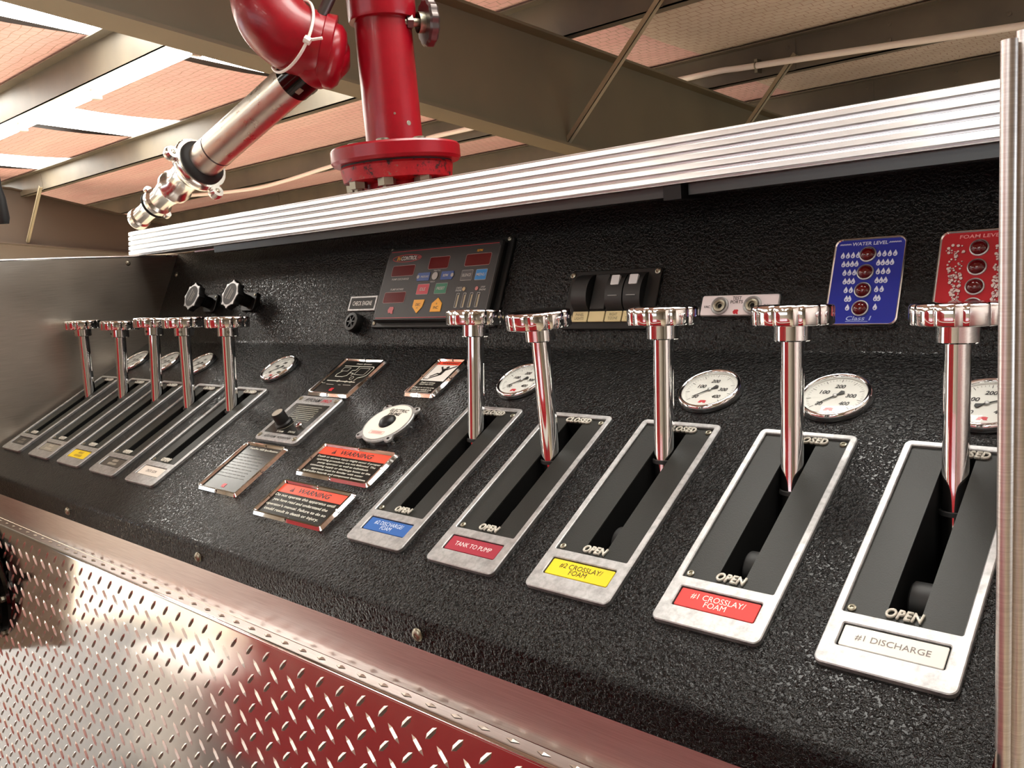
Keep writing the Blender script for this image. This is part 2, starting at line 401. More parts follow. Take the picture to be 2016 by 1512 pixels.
# walls; the left end wall has the open bay door
def wall(name, boxes, lab):
    bm = bmesh.new()
    for b in boxes: box(bm, *b)
    return tag(obj(name, bm, 'wallpaint'), lab, kind='structure')
wall('wall_left', [(X0-.15, X0, -1.4, Y1, FLOOR, 3), (X0-.15, X0, Y0, -7.6, FLOOR, 3), (X0-.15, X0, -7.6, -1.4, 1.7, 3)], 'pale end wall with the open bay door')
wall('wall_back', [(X0, X1, Y1, Y1+.15, FLOOR, 2.4)], 'pale metal side wall behind the truck')
wall('wall_front', [(X0, X1, Y0-.15, Y0, FLOOR, .9), (X0, X1, Y0-.15, Y0, 2.1, 3), (X0, -5, Y0-.15, Y0, .9, 2.1), (2.5, X1, Y0-.15, Y0, .9, 2.1)] + [(-5+k*1.5-.04, -5+k*1.5+.04, Y0-.1, Y0-.05, .9, 2.1) for k in range(6)], 'pale metal side wall behind the camera')  # window openings added so the ribbed rail reflects something bright
wall('wall_right', [(X1, X1+.15, Y0, 1.2, FLOOR, 3), (X1, X1+.15, 7.8, Y1, FLOOR, 3), (X1, X1+.15, 1.2, 7.8, 1.15, 3)], 'pale end wall with an unseen opening added to light the ceiling')  # door-sized opening added out of view to let daylight onto the ceiling

# ------------------------------------------------------------------ control panel sheet
PLATES_U = [1.1206, .9869, .8507, .7169, .5841, .0187, -.1175, -.257, -.395, -.5373]
XL, XR = -.600, 1.194
SW, SV0, SV1 = .0115, .056, .228               # half slot width, slot ends on the deck
prof = [(-.0585, -.0635), (-.0585, -.036)]
for k in range(1, 7):
    t_ = k/6; e = deck(0, -.0595, 0)
    prof.append((-.0585*(1-t_)**2 + 2*t_*(1-t_)*-.0585 + t_*t_*e.y, -.036*(1-t_)**2 + 2*t_*(1-t_)*-.0298 + t_*t_*e.z))
prof = [(y, z) for y, z in prof]
i_deck0 = len(prof)-1
for v_ in (SV0, SV1, CRV-.006): prof.append(deck(0, v_).yz)
for k in range(1, 4):
    t_ = k/3; p0, p1, p2 = deck(0, CRV-.006), CR, upper(0, .006)
    q = p0*(1-t_)**2 + p1*2*t_*(1-t_) + p2*t_*t_; prof.append((q.y, q.z))
prof.append(upper(0, .215).yz)
us = [XL]
for u in sorted(PLATES_U): us += [u-SW, u+SW]
us.append(XR)
bm = bmesh.new(); gv = [[bm.verts.new((u, y, z)) for y, z in prof] for u in us]
for a in range(len(us)-1):
    for b in range(len(prof)-1):
        if a % 2 == 1 and b == i_deck0+1: continue
        bm.faces.new((gv[a][b], gv[a+1][b], gv[a+1][b+1], gv[a][b+1]))
panel = thing('control_panel', 'black wrinkle-coated bent metal console panel of a fire engine pump', 'control panel', (0, 0, 0))
sheet = obj('panel_sheet', bm, 'wrinkle', panel, smooth=40)
bm = bmesh.new(); lathe(bm, [(.0068, 0), (.0066, .0015), (.0048, .0032), (.0022, .0036), (.0018, .0026), (0, .0024)], 20)
rivet = obj('bolt', bm, 'nut', panel, (.7118, -.0586, -.0488), (PI/2, 0, 0), 40)
for x in (-.545, -.1256, .2941, 1.13):
    c = rivet.copy(); c.location = (x, -.0586, -.0488); c.parent = panel; col.objects.link(c)
for (u, w) in ((-.5735, .1626), (-.5735, .03)):
    c = rivet.copy(); c.location = upper(u, w); c.rotation_euler = (B, 0, 0); c.scale = (.8,)*3; c.parent = panel; col.objects.link(c)

# aluminium band under the lip and the diamond plate below
tag(obj('trim_band', box(bmesh.new(), XL-.25, 1.25, -.0575, -.045, -.1135, -.058), 'band'), 'brushed aluminium band under the black panel lip, reflecting red', 'trim')
TILT = .10
dp = thing('diamond_plate', 'aluminium diamond tread plate below the control panel', 'tread plate', (0, -.0755, -.1127), (-TILT, 0, 0))
bm = bmesh.new(); pr = [(.018, .0006), (.004, 0)]
for k in range(1, 7): pr.append((.004-.005*math.sin(PI/2*k/6), -.005*(1-math.cos(PI/2*k/6))))
pr.append((-.001, -1.1))
gx = [XL-.5, -.3, 0, .3, .6, .9, 1.3]
gv = [[bm.verts.new((x, y, z)) for y, z in pr] for x in gx]
for a in range(len(gx)-1):
    for b in range(len(pr)-1): bm.faces.new((gv[a][b], gv[a+1][b], gv[a+1][b+1], gv[a][b+1]))
obj('plate_sheet', bm, 'tread', dp, smooth=40)
def lug_geo(bm, cx, cz, ang, L=.0125, Wd=.0034, H=.0019):
    c_, s_ = math.cos(ang), math.sin(ang)
    def P(a, b, h): return bm.verts.new((cx+a*c_-b*s_, -.001-h, cz+a*s_+b*c_))
    e0, e1 = P(-L, 0, -.0003), P(L, 0, -.0003); r0, r1 = P(-L*.45, 0, H), P(L*.45, 0, H)
    s0, s1, s2, s3 = P(-L*.45, Wd, -.0003), P(L*.45, Wd, -.0003), P(-L*.45, -Wd, -.0003), P(L*.45, -Wd, -.0003)
    for f in ((e0, s0, r0), (r0, s0, s1, r1), (r1, s1, e1), (e0, r0, s2), (r0, r1, s3, s2), (r1, e1, s3)): bm.faces.new(f)
lm = []
for ang in (-PI/4, PI/4):
    bm = bmesh.new(); lug_geo(bm, 0, 0, ang); bmesh.ops.recalc_face_normals(bm, faces=bm.faces[:])
    me = bpy.data.meshes.new('tread_lug'); bm.to_mesh(me); bm.free(); me.materials.append(M['lug']); lm.append(me)
spots = []
for i in range(-38, 24):
    for j in range(-2, 24):
        for kind, (dx, dz) in enumerate(((0, 0), (.0195, .0178))):
            x, z = .5122+i*.0347+dx, -.0370-j*.0357+dz
            if z < -.012: spots.append((x, z, kind))
camv = Vector((CAM.x, CAM.y+.0755, CAM.z+.1127))
def seen(x, z):
    q = Vector((x, -.0755, z-.1127))-CAM; X_, Y_, Z_ = q.dot(rx), -q.dot(ry), -q.dot(rz)
    return Z_ > 0 and -20 < 1008+1647.5*X_/Z_ < 2040 and 756+1647.5*Y_/Z_ < 1540
vis = sorted([q for q in spots if seen(q[0], q[1])], key=lambda q: (Vector((q[0], 0, q[1]))-camv).length)
near = set(vis[:300])
for x, z, k in vis[:300]:
    o = bpy.data.objects.new('tread_lug', lm[k]); o.location = (x, 0, z); o.parent = dp; col.objects.link(o)
bm = bmesh.new()
for q in spots:
    if q not in near: lug_geo(bm, q[0], q[1], (-PI/4, PI/4)[q[2]])
for i in range(-38, 24):                       # lugs on the narrow top ledge
    x = .52+i*.0347; a = [bm.verts.new(p) for p in ((x-.008, .010, .0007), (x, .013, .0007), (x+.008, .010, .0007), (x, .007, .0007), (x, .010, .0022))]
    for k in range(4): bm.faces.new((a[k], a[(k+1) % 4], a[4]))
obj('far_tread_lugs', bm, 'lug', dp)['kind'] = 'stuff'
# suction cap at the left edge of the diamond plate
t = thing('suction_cap', 'dark chrome intake cap on the diamond plate at left edge', 'cap', (-.505, -.088, -.245), (PI/2, 0, 0))
obj('flange', lathe(bmesh.new(), [(.0, 0), (.118, 0), (.121, .004), (.118, .009), (.09, .011), (0, .011)], 60, lobes=lambda a, r: 1+(.02*math.cos(8*a) if r > .1 else 0)), 'blackchrome', t, smooth=35)
obj('cap_ring', lathe(bmesh.new(), [(.094, .011), (.094, .03), (.088, .036), (.07, .036), (.066, .03), (.064, .02), (0, .02)], 60), 'blackchrome', t, smooth=35)
for k in range(2): obj('lug_handle', plate(bmesh.new(), rr(0, 0, .03, .012, .004), (), 0, .02, .003), 'blackchrome', t, (.08*math.cos(k*PI+.4), .08*math.sin(k*PI+.4), .034), (0, 0, k*PI+.4), 35)
for k in range(8): obj('bolt', lathe(bmesh.new(), [(.006, 0), (.006, .005), (0, .005)], 6), 'nut', t, (.106*math.cos(k*PI/4), .106*math.sin(k*PI/4), .0095))

# stainless side panel at the left, aluminium end plate at the right
sp = thing('side_panel', 'brushed stainless side panel closing the left end of the console', 'side panel', (XL, 0, 0))
bm = bmesh.new()
side = [(-.30, -.40), (-.30, .378), (-.06, .376), (.2, .370), (.436, .362), (.46, .30), (.36, .18), (.0, -.02), (-.05, -.06), (-.05, -.40)]
va = [bm.verts.new((-.004, y, z)) for y, z in side]; vb = [bm.verts.new((0, y, z)) for y, z in side]
bm.faces.new(va); bm.faces.new(vb[::-1]); bridge(bm, va, vb)
obj('panel_sheet', bm, 'brushed', sp)
obj('hem', tube(bmesh.new(), [(-.002, y, z) for y, z in side[1:5]], .0032, 10), 'rail', sp, smooth=60)
c = rivet.copy(); c.name = 'bolt'; c.location = (0, .3133, .352); c.rotation_euler = (PI/2, 0, PI/2); c.scale = (.8,)*3; c.parent = sp; col.objects.link(c)
ep = thing('end_plate', 'bright aluminium end plate standing at the right edge of the console', 'end plate', (1.197, 0, 0))
bm = bmesh.new(); box(bm, -.002, .002, -.024, .46, -.70, .392)
obj('panel_sheet', bm, 'band', ep)
bm = bmesh.new(); tube(bm, [(.0, -.024, -.70), (.0, -.024, .392)], .0042, 12); tube(bm, [(.004, -.008, -.70), (.004, -.008, .398)], .004, 12)
obj('edge_bead', bm, 'band', ep, smooth=60)
for zz in (.345, .075, -.2): obj('bolt', lathe(bmesh.new(), [(.005, 0), (.0045, .003), (0, .0035)], 16), 'nut', ep, (-.002, -.014, zz), (0, -PI/2, 0), 40)

# ribbed rail over the panel with its light hood
rl = thing('ribbed_rail', 'ribbed extruded aluminium rail along the top of the console', 'rail', (0, 0, 0))
prf = []; H0, H1, nb = .3695, .4235, 5
for k in range(nb):
    za, zb = H0+(H1-H0)*k/nb, H0+(H1-H0)*(k+1)/nb; gap = .0015
    yb_ = lambda z: .338+(z-H0)/(H1-H0)*.007
    prf += [(yb_(za)+.0055, za+gap*.3), (yb_(za)+.0006, za+gap), (yb_(za), za+gap+.0008), (yb_(za)+(yb_(zb)-yb_(za))*.28-.0003, za+(zb-za)*.30), (yb_(za)+(yb_(zb)-yb_(za))*.75-.0003, za+(zb-za)*.72), (yb_(zb), zb-gap-.0008), (yb_(zb)+.0006, zb-gap), (yb_(zb)+.0055, zb-gap*.3)]
prf += [(.350, H1), (.354, H1), (.354, H0+.004), (.436, H0+.001), (.436, H0-.0015), (.3405, H0-.0015)]
bm = bmesh.new(); va = [bm.verts.new((-.645, y, z)) for y, z in prf]; vb = [bm.verts.new((1.196, y, z)) for y, z in prf]
bridge(bm, va, vb); bm.faces.new(va); bm.faces.new(vb[::-1])
obj('extrusion', bm, 'rail', rl, smooth=30)
hl = thing('hood_light', 'slim grey light bar fixed beneath the ribbed rail', 'light bar', (0, .375, .3675))
lens = pc(74, 80, 80, .25)
for xa, xb in ((-.30, .762), (.790, 1.18)):
    bm = bmesh.new(); plate(bm, rr((xa+xb)/2, 0, xb-xa, .040, .004), (), -.013, 0, .0)
    obj('lens', bm, lens, hl)
obj('bracket', box(bmesh.new(), .764, .788, -.03, .028, -.017, 0), 'plastic', hl)

# ------------------------------------------------------------------ valve controls
BZ = .0045
def knob_geo():
    lob = lambda t, r: 1 - (.06*(1-abs(math.cos(5*t)))**2.2 if r > .026 else 0)
    bm = bmesh.new()
    lathe(bm, [(0, 0), (.0340, 0), (.0356, .0006), (.0362, .0018), (.0364, .0150), (.0358, .0168), (.0346, .0178), (.0320, .0184), (.0262, .0188), (.012, .0192), (0, .0194)], 160, None, lob); return bm
def hub_geo():
    bm = bmesh.new(); lathe(bm, [(0, -.0145), (.0155, -.0145), (.0165, -.0135), (.0165, 0), (0, 0)], 40); return bm
PW, PH, PV0 = .0935, .2450, -.0030
def marks(bm, cx, cy, w, h, n, z, seed):
    rnd = random.Random(seed)
    for k in range(n):
        x = cx - w/2 + w*(k+.5)/n; hh = h*(.6+.4*rnd.random())
        strokes(bm, [((x, cy-hh/2), (x+.0006, cy+hh/2))], w/n*.45, z)
def make_control():
    t = on_deck('valve_control', '', 'valve control', 0, 0, 'valve controls on the console')
    bm = bmesh.new()
    plate(bm, rr(0, PV0+PH/2, PW, PH, .0062), [rr(0, .1405, .0805, .1910, .0012), rr(0, .0248, .0715, .0205, .0015)], 0, BZ, .0008)
    bz = obj('bezel', bm, 'satin', t, smooth=30)
    bm = bmesh.new()                           # rounded black base under the bezel
    plate(bm, rr(0, PV0+PH/2, PW-.002, PH-.002, .006), [rr(0, (SV0+SV1)/2, 2*SW, SV1-SV0, .0008)], -.0005, .0016, 0)
    obj('inset', bm, 'inset', t)
    bm = bmesh.new(); flat(bm, rr(0, .0248, .0725, .0215, .001), .0019); obj('label_recess', bm, 'dark', t)
    for x, y in ((-.0355, .0505), (.0355, .2305)): obj('screw', lathe(bmesh.new(), [(.0034, 0), (.0032, .0012), (.0022, .0018), (.0014, .0016), (.0011, .0006), (0, .0005)], 18), 'nut', bz, (x, y, .0016), None, 40)
    bm = bmesh.new()
    x0, x1, y0, y1, zb = -SW, SW, SV0, SV1, -.085
    p = [bm.verts.new(q) for q in ((x0, y0, 0), (x1, y0, 0), (x1, y1, 0), (x0, y1, 0), (x0, y0, zb), (x1, y0, zb), (x1, y1, zb), (x0, y1, zb))]
    for f in ((0, 1, 5, 4), (1, 2, 6, 5), (2, 3, 7, 6), (3, 0, 4, 7), (4, 5, 6, 7)): bm.faces.new([p[k] for k in f])
    obj('slot_housing', bm, 'dark', t)
    obj('linkage', lathe(bmesh.new(), [(0, -.0085), (.014, -.0085), (.0155, -.007), (.0155, .007), (.014, .0085), (0, .0085)], 28), 'plastic_soft', t, (0, .094, -.030), (0, PI/2, 0), 40)
    text('OPEN', .001, .0525, .0016, .0255, .0084, 'white_metal', bz, .028, .18, .0022, space=1.05)
    text('CLOSED', .004, .2315, .0016, .0350, .0078, 'white_metal', bz, .028, .18, .0022, space=1.05)
    return t
M['white_metal'] = mat('bare_metal_lettering', s(206, 202, 190), .5, .3)
CONTROLS = [  # lever foot (v, h), lever top (v, h), label text, label colour, text colour, description
 ((.1935, -.0238), (.2698, .1063), '#1 DISCHARGE', (240, 238, 232), (96, 84, 78), 'chrome valve lever control with white #1 DISCHARGE label, rightmost'),
 ((.1855, -.0162), (.2628, .1119), '#1 CROSSLAY/\nFOAM', (206, 58, 54), (250, 222, 212), 'chrome valve lever control with light red #1 CROSSLAY/FOAM label'),
 ((.1943, -.0044), (.2652, .1112), '#2 CROSSLAY/\nFOAM', (226, 200, 22), (72, 62, 22), 'chrome valve lever control with yellow #2 CROSSLAY/FOAM label'),
 ((.1722, -.0030), (.2355, .1284), 'TANK TO PUMP', (158, 34, 54), (244, 226, 226), 'chrome valve lever control with maroon TANK TO PUMP label, lever tilted forward'),
 ((.1928, -.0046), (.2687, .1106), '#2 DISCHARGE/\nFOAM', (34, 92, 168), (214, 228, 244), 'chrome valve lever control with blue #2 DISCHARGE/FOAM label'),
 ((.1896, -.0028), (.2618, .1139), 'DECK GUN', (220, 210, 198), (76, 68, 60), 'chrome valve lever control with pale DECK GUN label, beside the foam placards'),
 ((.1851, -.0029), (.2569, .1178), None, (78, 72, 64), (196, 186, 168), 'chrome valve lever control with dark grey label, next left of DECK GUN'),
 ((.1932, -.0049), (.2675, .1113), None, (236, 204, 40), (150, 118, 30), 'chrome valve lever control with plain yellow label, middle of the left five'),
 ((.1904, -.0044), (.2620, .1095), None, (150, 144, 130), (216, 208, 190), 'chrome valve lever control with worn grey label, second from stainless side panel'),
 ((.1813, -.0039), (.2510, .1196), None, (70, 66, 60), (150, 142, 128), 'chrome valve lever control with blackish label, nearest the stainless side panel')]
proto = make_control()
bm = knob_geo(); bmesh.ops.recalc_face_normals(bm, faces=bm.faces[:])
controls = []
knob_me = hub_me = None
for i, (u, (p0, p1, txt, lc, tc, lab)) in enumerate(zip(PLATES_U, CONTROLS)): controls.append((u, p0, p1, txt, lc, tc, lab))
bm.free()
def finish_controls():
    global knob_me, hub_me
    roots = [proto] + [copy_tree(proto) for _ in controls[1:]]
    for root, (u, p0, p1, txt, lc, tc, lab) in zip(roots, controls):
        root.location = deck(u, 0); root['label'] = lab
        a, b = Vector((0, *p0)), Vector((0, *p1)); d = (b-a).normalized()
        bm = bmesh.new(); tube(bm, [a-d*.036, b], .0103, 32)
        rod = obj('lever_rod', bm, 'chrome', root, smooth=40)
        obj('rod_collar', lathe(bmesh.new(), [(.0103, 0), (.0120, .0005), (.0120, .004), (.0103, .0045)], 28, frame_to(a-d*.006, d)), 'plastic_soft', rod, smooth=40)
        q = frame_to(b, d) @ Matrix.Rotation(u*3.1, 4, 'Z')
        if knob_me is None:
            k = obj('knob', knob_geo(), 'chrome', root, smooth=42); h = obj('hub', hub_geo(), 'chrome', k, smooth=42); knob_me, hub_me = k.data, h.data
        else:
            k = bpy.data.objects.new('knob', knob_me); col.objects.link(k); k.parent = root
            h = bpy.data.objects.new('hub', hub_me); col.objects.link(h); h.parent = k
        k.matrix_local = q
        obj('set_screw', lathe(bmesh.new(), [(.0022, 0), (.0022, .0008), (.0013, .0008), (.001, -.0004), (0, -.0004)], 12), 'blackchrome', k, (.0164*math.cos(2.6), .0164*math.sin(2.6), -.007), (0, PI/2, 2.6))
        bm = bmesh.new(); plate(bm, rr(0, .0248, .0692, .0182, .0012), (), .0016, .0032, .0003)
        lb = obj('label_plate', bm, pc(*lc, .65), root)
        if txt: text(txt, 0, .0248, .0034, (.047 if '\n' in txt else .050) if len(txt) > 10 else .032, .0118 if '\n' in txt else .0056, pc(*tc), lb, 0, 0, name='lettering', line=.8)
        else:
            bm = bmesh.new()
            for r_, yy in ((0, .0285), (1, .0212)): marks(bm, 0, yy, .030 if r_ else .020, .0045, 9 if r_ else 6, .0034, u)
            obj('worn_lettering', bm, pc(*tc), lb)

# ------------------------------------------------------------------ pressure gauges
def make_gauge(u, v, lab, needle=232):
    t = on_deck('pressure_gauge', lab, 'gauge', u, v, 'pressure gauges on the console')
    obj('bezel', lathe(bmesh.new(), [(.0350, 0), (.0357, .002), (.0355, .0055), (.0345, .0076), (.0328, .0083), (.0312, .0078), (.0302, .0062), (.0300, .0040)], 64), 'chrome', t, smooth=50)
    obj('bezel_base', lathe(bmesh.new(), [(.0362, 0), (.0362, .0008), (.0345, .0010)], 48), 'plastic', t, smooth=40)
    dl = obj('dial', flat(bmesh.new(), ci(0, 0, .0306, 48), .0040), 'dial', t)
    bm = bmesh.new(); sg, mj = [], []
    for k in range(41):
        a_ = R(225-270*k/40); r1 = .0272; r0 = .0252 if k % 5 else .0232
        (sg if k % 5 else mj).append(((r0*math.cos(a_), r0*math.sin(a_)), (r1*math.cos(a_), r1*math.sin(a_))))
    strokes(bm, sg, .0003, .0043); strokes(bm, mj, .0006, .0043); obj('tick_marks', bm, pc(40, 38, 36), dl)
    ink = pc(34, 32, 32)
    for tx, x, y, w in (('100', -.0118, .0060, .0098), ('200', .0005, .0160, .0100), ('300', .0150, .0020, .0100), ('400', .0120, -.0105, .0098), ('30', -.0118, -.0125, .0068)):
        text(tx, x, y, .0043, w, .0058, ink, dl, .03, .15, name='numeral')
    bm = bmesh.new(); plate(bm, poly([(-.0045, -.0226), (-.0030, -.0185), (.0022, -.0180), (.0045, -.0190), (.0036, -.0208), (.0045, -.0226), (.0014, -.0226), (0, -.0208), (-.0012, -.0226)]), (), .0041, .0043); obj('red_mark', bm, pc(196, 40, 52), dl)
    a_ = R(needle); c_, s_ = math.cos(a_), math.sin(a_)
    rot = lambda x, y: (x*c_-y*s_, x*s_+y*c_)
    bm = bmesh.new(); plate(bm, poly([rot(.0205, .0002), rot(0, .0008), rot(-.0035, .0008), rot(-.0085, .0030), rot(-.0100, .0010), rot(-.0104, 0), rot(-.0100, -.0010), rot(-.0085, -.0030), rot(-.0035, -.0008), rot(0, -.0008), rot(.0205, -.0002)]), (), .0049, .0054)
    nd_ = obj('needle', bm, pc(28, 26, 26), t)
    obj('needle_boss', lathe(bmesh.new(), [(.0020, .0049), (.0020, .0062), (.0012, .0068), (0, .0069)], 20), 'satin', nd_, smooth=40)
    obj('glass', lathe(bmesh.new(), [(.0306, .0068), (.022, .0074), (.011, .0077), (0, .0078)], 48), 'glass', t, smooth=60)
GV = .2985
for u, lab, nd_ in ((1.1266, 'chrome rimmed gauge at far right beside the end plate, behind the #1 DISCHARGE lever', 28), (.9935, 'chrome rimmed pressure gauge just above the #1 CROSSLAY control plate', 226), (.8575, 'chrome rimmed pressure gauge above the #2 CROSSLAY control', 222),
                    (.5865, 'chrome rimmed pressure gauge above #2 DISCHARGE, crossed by TANK TO PUMP lever', 220), (.0265, 'chrome rimmed pressure gauge above DECK GUN, left of foam diagram placard', 222), (-.251, 'chrome rimmed pressure gauge just left of the DECK GUN lever rod', 222),
                    (-.389, 'chrome rimmed pressure gauge, middle of three in the far left cluster', 222), (-.531, 'chrome rimmed pressure gauge closest to the stainless side panel', 222)):
    make_gauge(u, GV, lab, nd_)

# ------------------------------------------------------------------ placards in chrome frames on the deck
def framed(name, label, u0, u1, v0, v1, group=None, face='placard'):
    w, h = u1-u0, v1-v0
    t = on_deck(name, label, 'placard', (u0+u1)/2, (v0+v1)/2, group)
    bm = bmesh.new(); plate(bm, rr(0, 0, w, h, .0055), [rr(0, 0, w-.0136, h-.0136, .0006)], 0, .0062, .0045)
    fr_ = obj('frame', bm, 'chrome', t, smooth=20)
    for k in range(4):
        lw = h if k % 2 == 0 else w; off = (w if k % 2 == 0 else h)/2-.0034
        bm = bmesh.new(); plate(bm, rr(0, 0, .0066, .0040, .0004), (), 0, .0064, .0030)
        obj('frame_clip', bm, 'chrome', fr_, (off*math.cos(k*PI/2), off*math.sin(k*PI/2), 0), (0, 0, k*PI/2))
    bm = bmesh.new(); flat(bm, rr(0, 0, w-.0130, h-.0130, .0006), .0032)
    fc = obj('face', bm, face, t)
    return t, fc, w, h
WHITE, INK, ORANGE = pc(222, 220, 206), pc(30, 28, 26), pc(238, 76, 50)
CREST = pc(190, 30, 46)
def crest(parent, x, y, z, sc):
    bm = bmesh.new(); plate(bm, poly([(x+a*sc, y+b*sc) for a, b in ((-1, 0), (-.55, .75), (.7, .8), (1, .35), (.75, 0), (1, -.8), (.35, -.8), (.2, -.45), (0, -.8), (-.6, -.7))]), (), z-.0001, z); obj('crest', bm, CREST, parent)
def warning_head(parent, w, y, hh, z, tw):
    bm = bmesh.new(); flat(bm, rr(0, y, w, hh, .0002), z); hd = obj('header', bm, ORANGE, parent)
    th = hh*.55; x0 = -tw*.62
    bm = bmesh.new(); bm.faces.new([bm.verts.new(q) for q in ((x0-th*.55, y-th/2, z+.0002), (x0+th*.55, y-th/2, z+.0002), (x0, y+th/2, z+.0002))]); obj('alert_triangle', bm, INK, hd)
    bm = bmesh.new(); strokes(bm, [((x0, y-th*.1), (x0, y+th*.2)), ((x0, y-th*.32), (x0, y-th*.30))], th*.12, z+.0004); obj('alert_mark', bm, ORANGE, hd)
    text('WARNING', tw*.08, y, z+.0002, tw, th, INK, hd, .02, .12)
# two wide warning plates
t, fc, w, h = framed('warning_placard', 'chrome framed black warning plate with six lines of small print, upper of two', .342, .497, .0745, .1385, 'orange headed warning plates')
warning_head(fc, w-.0145, .0180, .0150, .0034, .066)
for k, tx in enumerate(('Death or serious injury might occur if proper', 'operating procedures are not followed. The', 'pump operator as well as individuals', 'connecting supply or discharge hoses to the', 'apparatus must be familiar with water', 'hydraulics hazards and component limitations.')):
    text(tx, 0, .0062-k*.0058, .0034, .00292*len(tx), .0043, WHITE, fc, .008, name='small_print')
t, fc, w, h = framed('warning_placard', 'chrome framed black warning plate with four larger text lines, lower of two', .3405, .4905, -.003, .0625, 'orange headed warning plates')
warning_head(fc, w-.0145, .0180, .0150, .0034, .066)
for k, tx in enumerate(('Do not operate this apparatus until', 'you have read and understand the', "operator's manual. Failure to do so", 'could result in death or injury.')):
    text(tx, -.002, .0052-k*.0083, .0034, .0036*len(tx), .0058, WHITE, fc, .008, name='small_print')
# falling-figure warning plate
t, fc, w, h = framed('warning_placard', 'narrow chrome framed warning plate with falling figure pictogram', .393, .456, .2525, .3425)
warning_head(fc, w-.0145, .0335, .0075, .0034, .034)
bm = bmesh.new(); flat(bm, rr(0, .0100, w-.0145, .0385, .0002), .0034); pic = obj('pictogram_field', bm, pc(226, 222, 216), fc)
bm = bmesh.new(); x_, y_ = 0, .0115
strokes(bm, [((-.022, .0285), (-.022, -.0055)), ((-.022, -.0055), (-.012, -.0055))], .0014, .0036)
strokes(bm, chain([(.020, .0265), (.008, .0185), (.001, .0160), (-.0065, .0235)]), .0030, .0036)
strokes(bm, chain([(.0035, .0175), (.003, .0080)]), .0062, .0036)
strokes(bm, chain([(.003, .0075), (-.0045, .0080), (-.0125, .0012)]), .0028, .0036); strokes(bm, chain([(.004, .0060), (-.0115, -.0030)]), .0028, .0036)
flat(bm, ci(.0055, .0232, .0030, 20), .0036); obj('falling_figure', bm, INK, pic)
for k, (tx, y) in enumerate((('Death or serious', -.0135), ('injury may occur', -.0180), ('Riding in or on this area', -.0255), ('while the vehicle is in', -.0300), ('motion is prohibited', -.0345))):
    text(tx, -.004, y, .0034, .0017*len(tx)+.002, .0034, WHITE, fc, .008, name='small_print')
# foam system diagram
t, fc, w, h = framed('foam_diagram_placard', 'chrome framed black placard with white line diagram titled Foam System', .178, .283, .2375, .3350)
text('Foam System', .008, .0345, .0034, .038, .0042, WHITE, fc, .01, .15, name='title')
bm = bmesh.new()
strokes(bm, chain([(-.034, .0285), (.038, .0285), (.042, .0245), (.042, .008), (.038, .003), (.028, -.001), (.026, -.008)]), .0013, .0034)
strokes(bm, chain([(.004, .0285), (.004, .018), (-.004, .0175), (-.004, .011), (.006, .010), (.006, .004)]), .0010, .0034)
strokes(bm, chain([(-.031, .024), (-.014, .024), (-.014, .015), (-.031, .015), (-.031, .024)]) + chain([(.010, .024), (.034, .024), (.034, .007), (.010, .007), (.010, .024)]), .0006, .0034)
strokes(bm, chain([(-.026, .015), (-.032, .006), (-.030, .000), (-.012, .000), (-.004, .004), (-.004, .011)]), .0012, .0034)
strokes(bm, chain([(-.038, -.011), (.032, -.012)]), .0016, .0034); strokes(bm, chain([(-.046, -.010), (-.050, -.014), (-.044, -.018), (-.036, -.018)]), .0006, .0034)
for x, y, r_ in ((-.010, -.011, .0025), (.010, -.0115, .0022), (.022, -.0115, .0022), (.014, -.002, .004)):
    strokes(bm, chain([(x+r_*math.cos(2*PI*k/10), y+r_*math.sin(2*PI*k/10)) for k in range(11)]), .0007, .0034)
strokes(bm, [((-.030, -.0205), (-.012, -.0205)), ((0, -.0205), (.006, -.0205)), ((.012, -.0200), (.030, -.0200))], .0007, .0034)
obj('diagram_lines', bm, WHITE, fc); crest(fc, -.004, -.0330, .0035, .0050)
# specification plate
t, fc, w, h = framed('specification_placard', 'chrome framed glossy dark placard with faded text below the foam controller', .1725, .2775, .0150, .1180)
text('FoamPro 1600 Specifications', .004, .0395, .0034, .072, .0046, WHITE, fc, .01, .1, name='title')
bm = bmesh.new(); rnd = random.Random(3)
for k in range(9):
    x = -.040
    while x < .028: 
        l_2 = .004+rnd.random()*.010; strokes(bm, [((x, .026-k*.0058), (x+l_2, .026-k*.0058))], .0010, .0034); x += l_2+.003
obj('faded_print', bm, pc(56, 56, 48), fc); crest(fc, .003, -.0370, .0035, .0048)
# foam controller
t = on_deck('foam_controller', 'grey metal foam controller plate with black knob and red indicator', 'controller', .231, .1785)
bm = bmesh.new(); plate(bm, rr(0, 0, .106, .106, .007), (), 0, .0065, .0018); base = obj('body', bm, 'satin', t, smooth=30)
bm = bmesh.new(); flat(bm, rr(0, -.003, .086, .070, .001), .0067); fc = obj('face', bm, 'placard', t)
text('FOAM', -.006, .0420, .0067, .030, .0080, INK, base, .02, .25); text('PRO', .023, .0420, .0067, .022, .0072, CREST, base, .02, .25)
bm = bmesh.new(); strokes(bm, chain([(-.031, .038), (-.026, .046), (-.028, .040), (-.022, .046), (-.025, .038)]), .0012, .0067); obj('flame_mark', bm, INK, base)
text('AUTO FOAM', -.018, -.0455, .0067, .030, .0048, INK, base, .01, .1); text('PROPORTIONER', .018, -.0455, .0067, .034, .0044, INK, base, .01, .1)
for x in (-.045, .045):
    for y in (-.045, .044): obj('screw', lathe(bmesh.new(), [(.0042, 0), (.0040, .0012), (.0018, .0022), (0, .0012)], 18), 'nut', base, (x, y, .0064), None, 40)
bm = bmesh.new(); rnd = random.Random(5)
for k in range(8):
    x = -.022 if k > 1 else -.030
    while x < .026: 
        l_2 = .003+rnd.random()*.007; strokes(bm, [((x, .026-k*.0042), (x+l_2, .026-k*.0042))], .0012, .0069); x += l_2+.0016
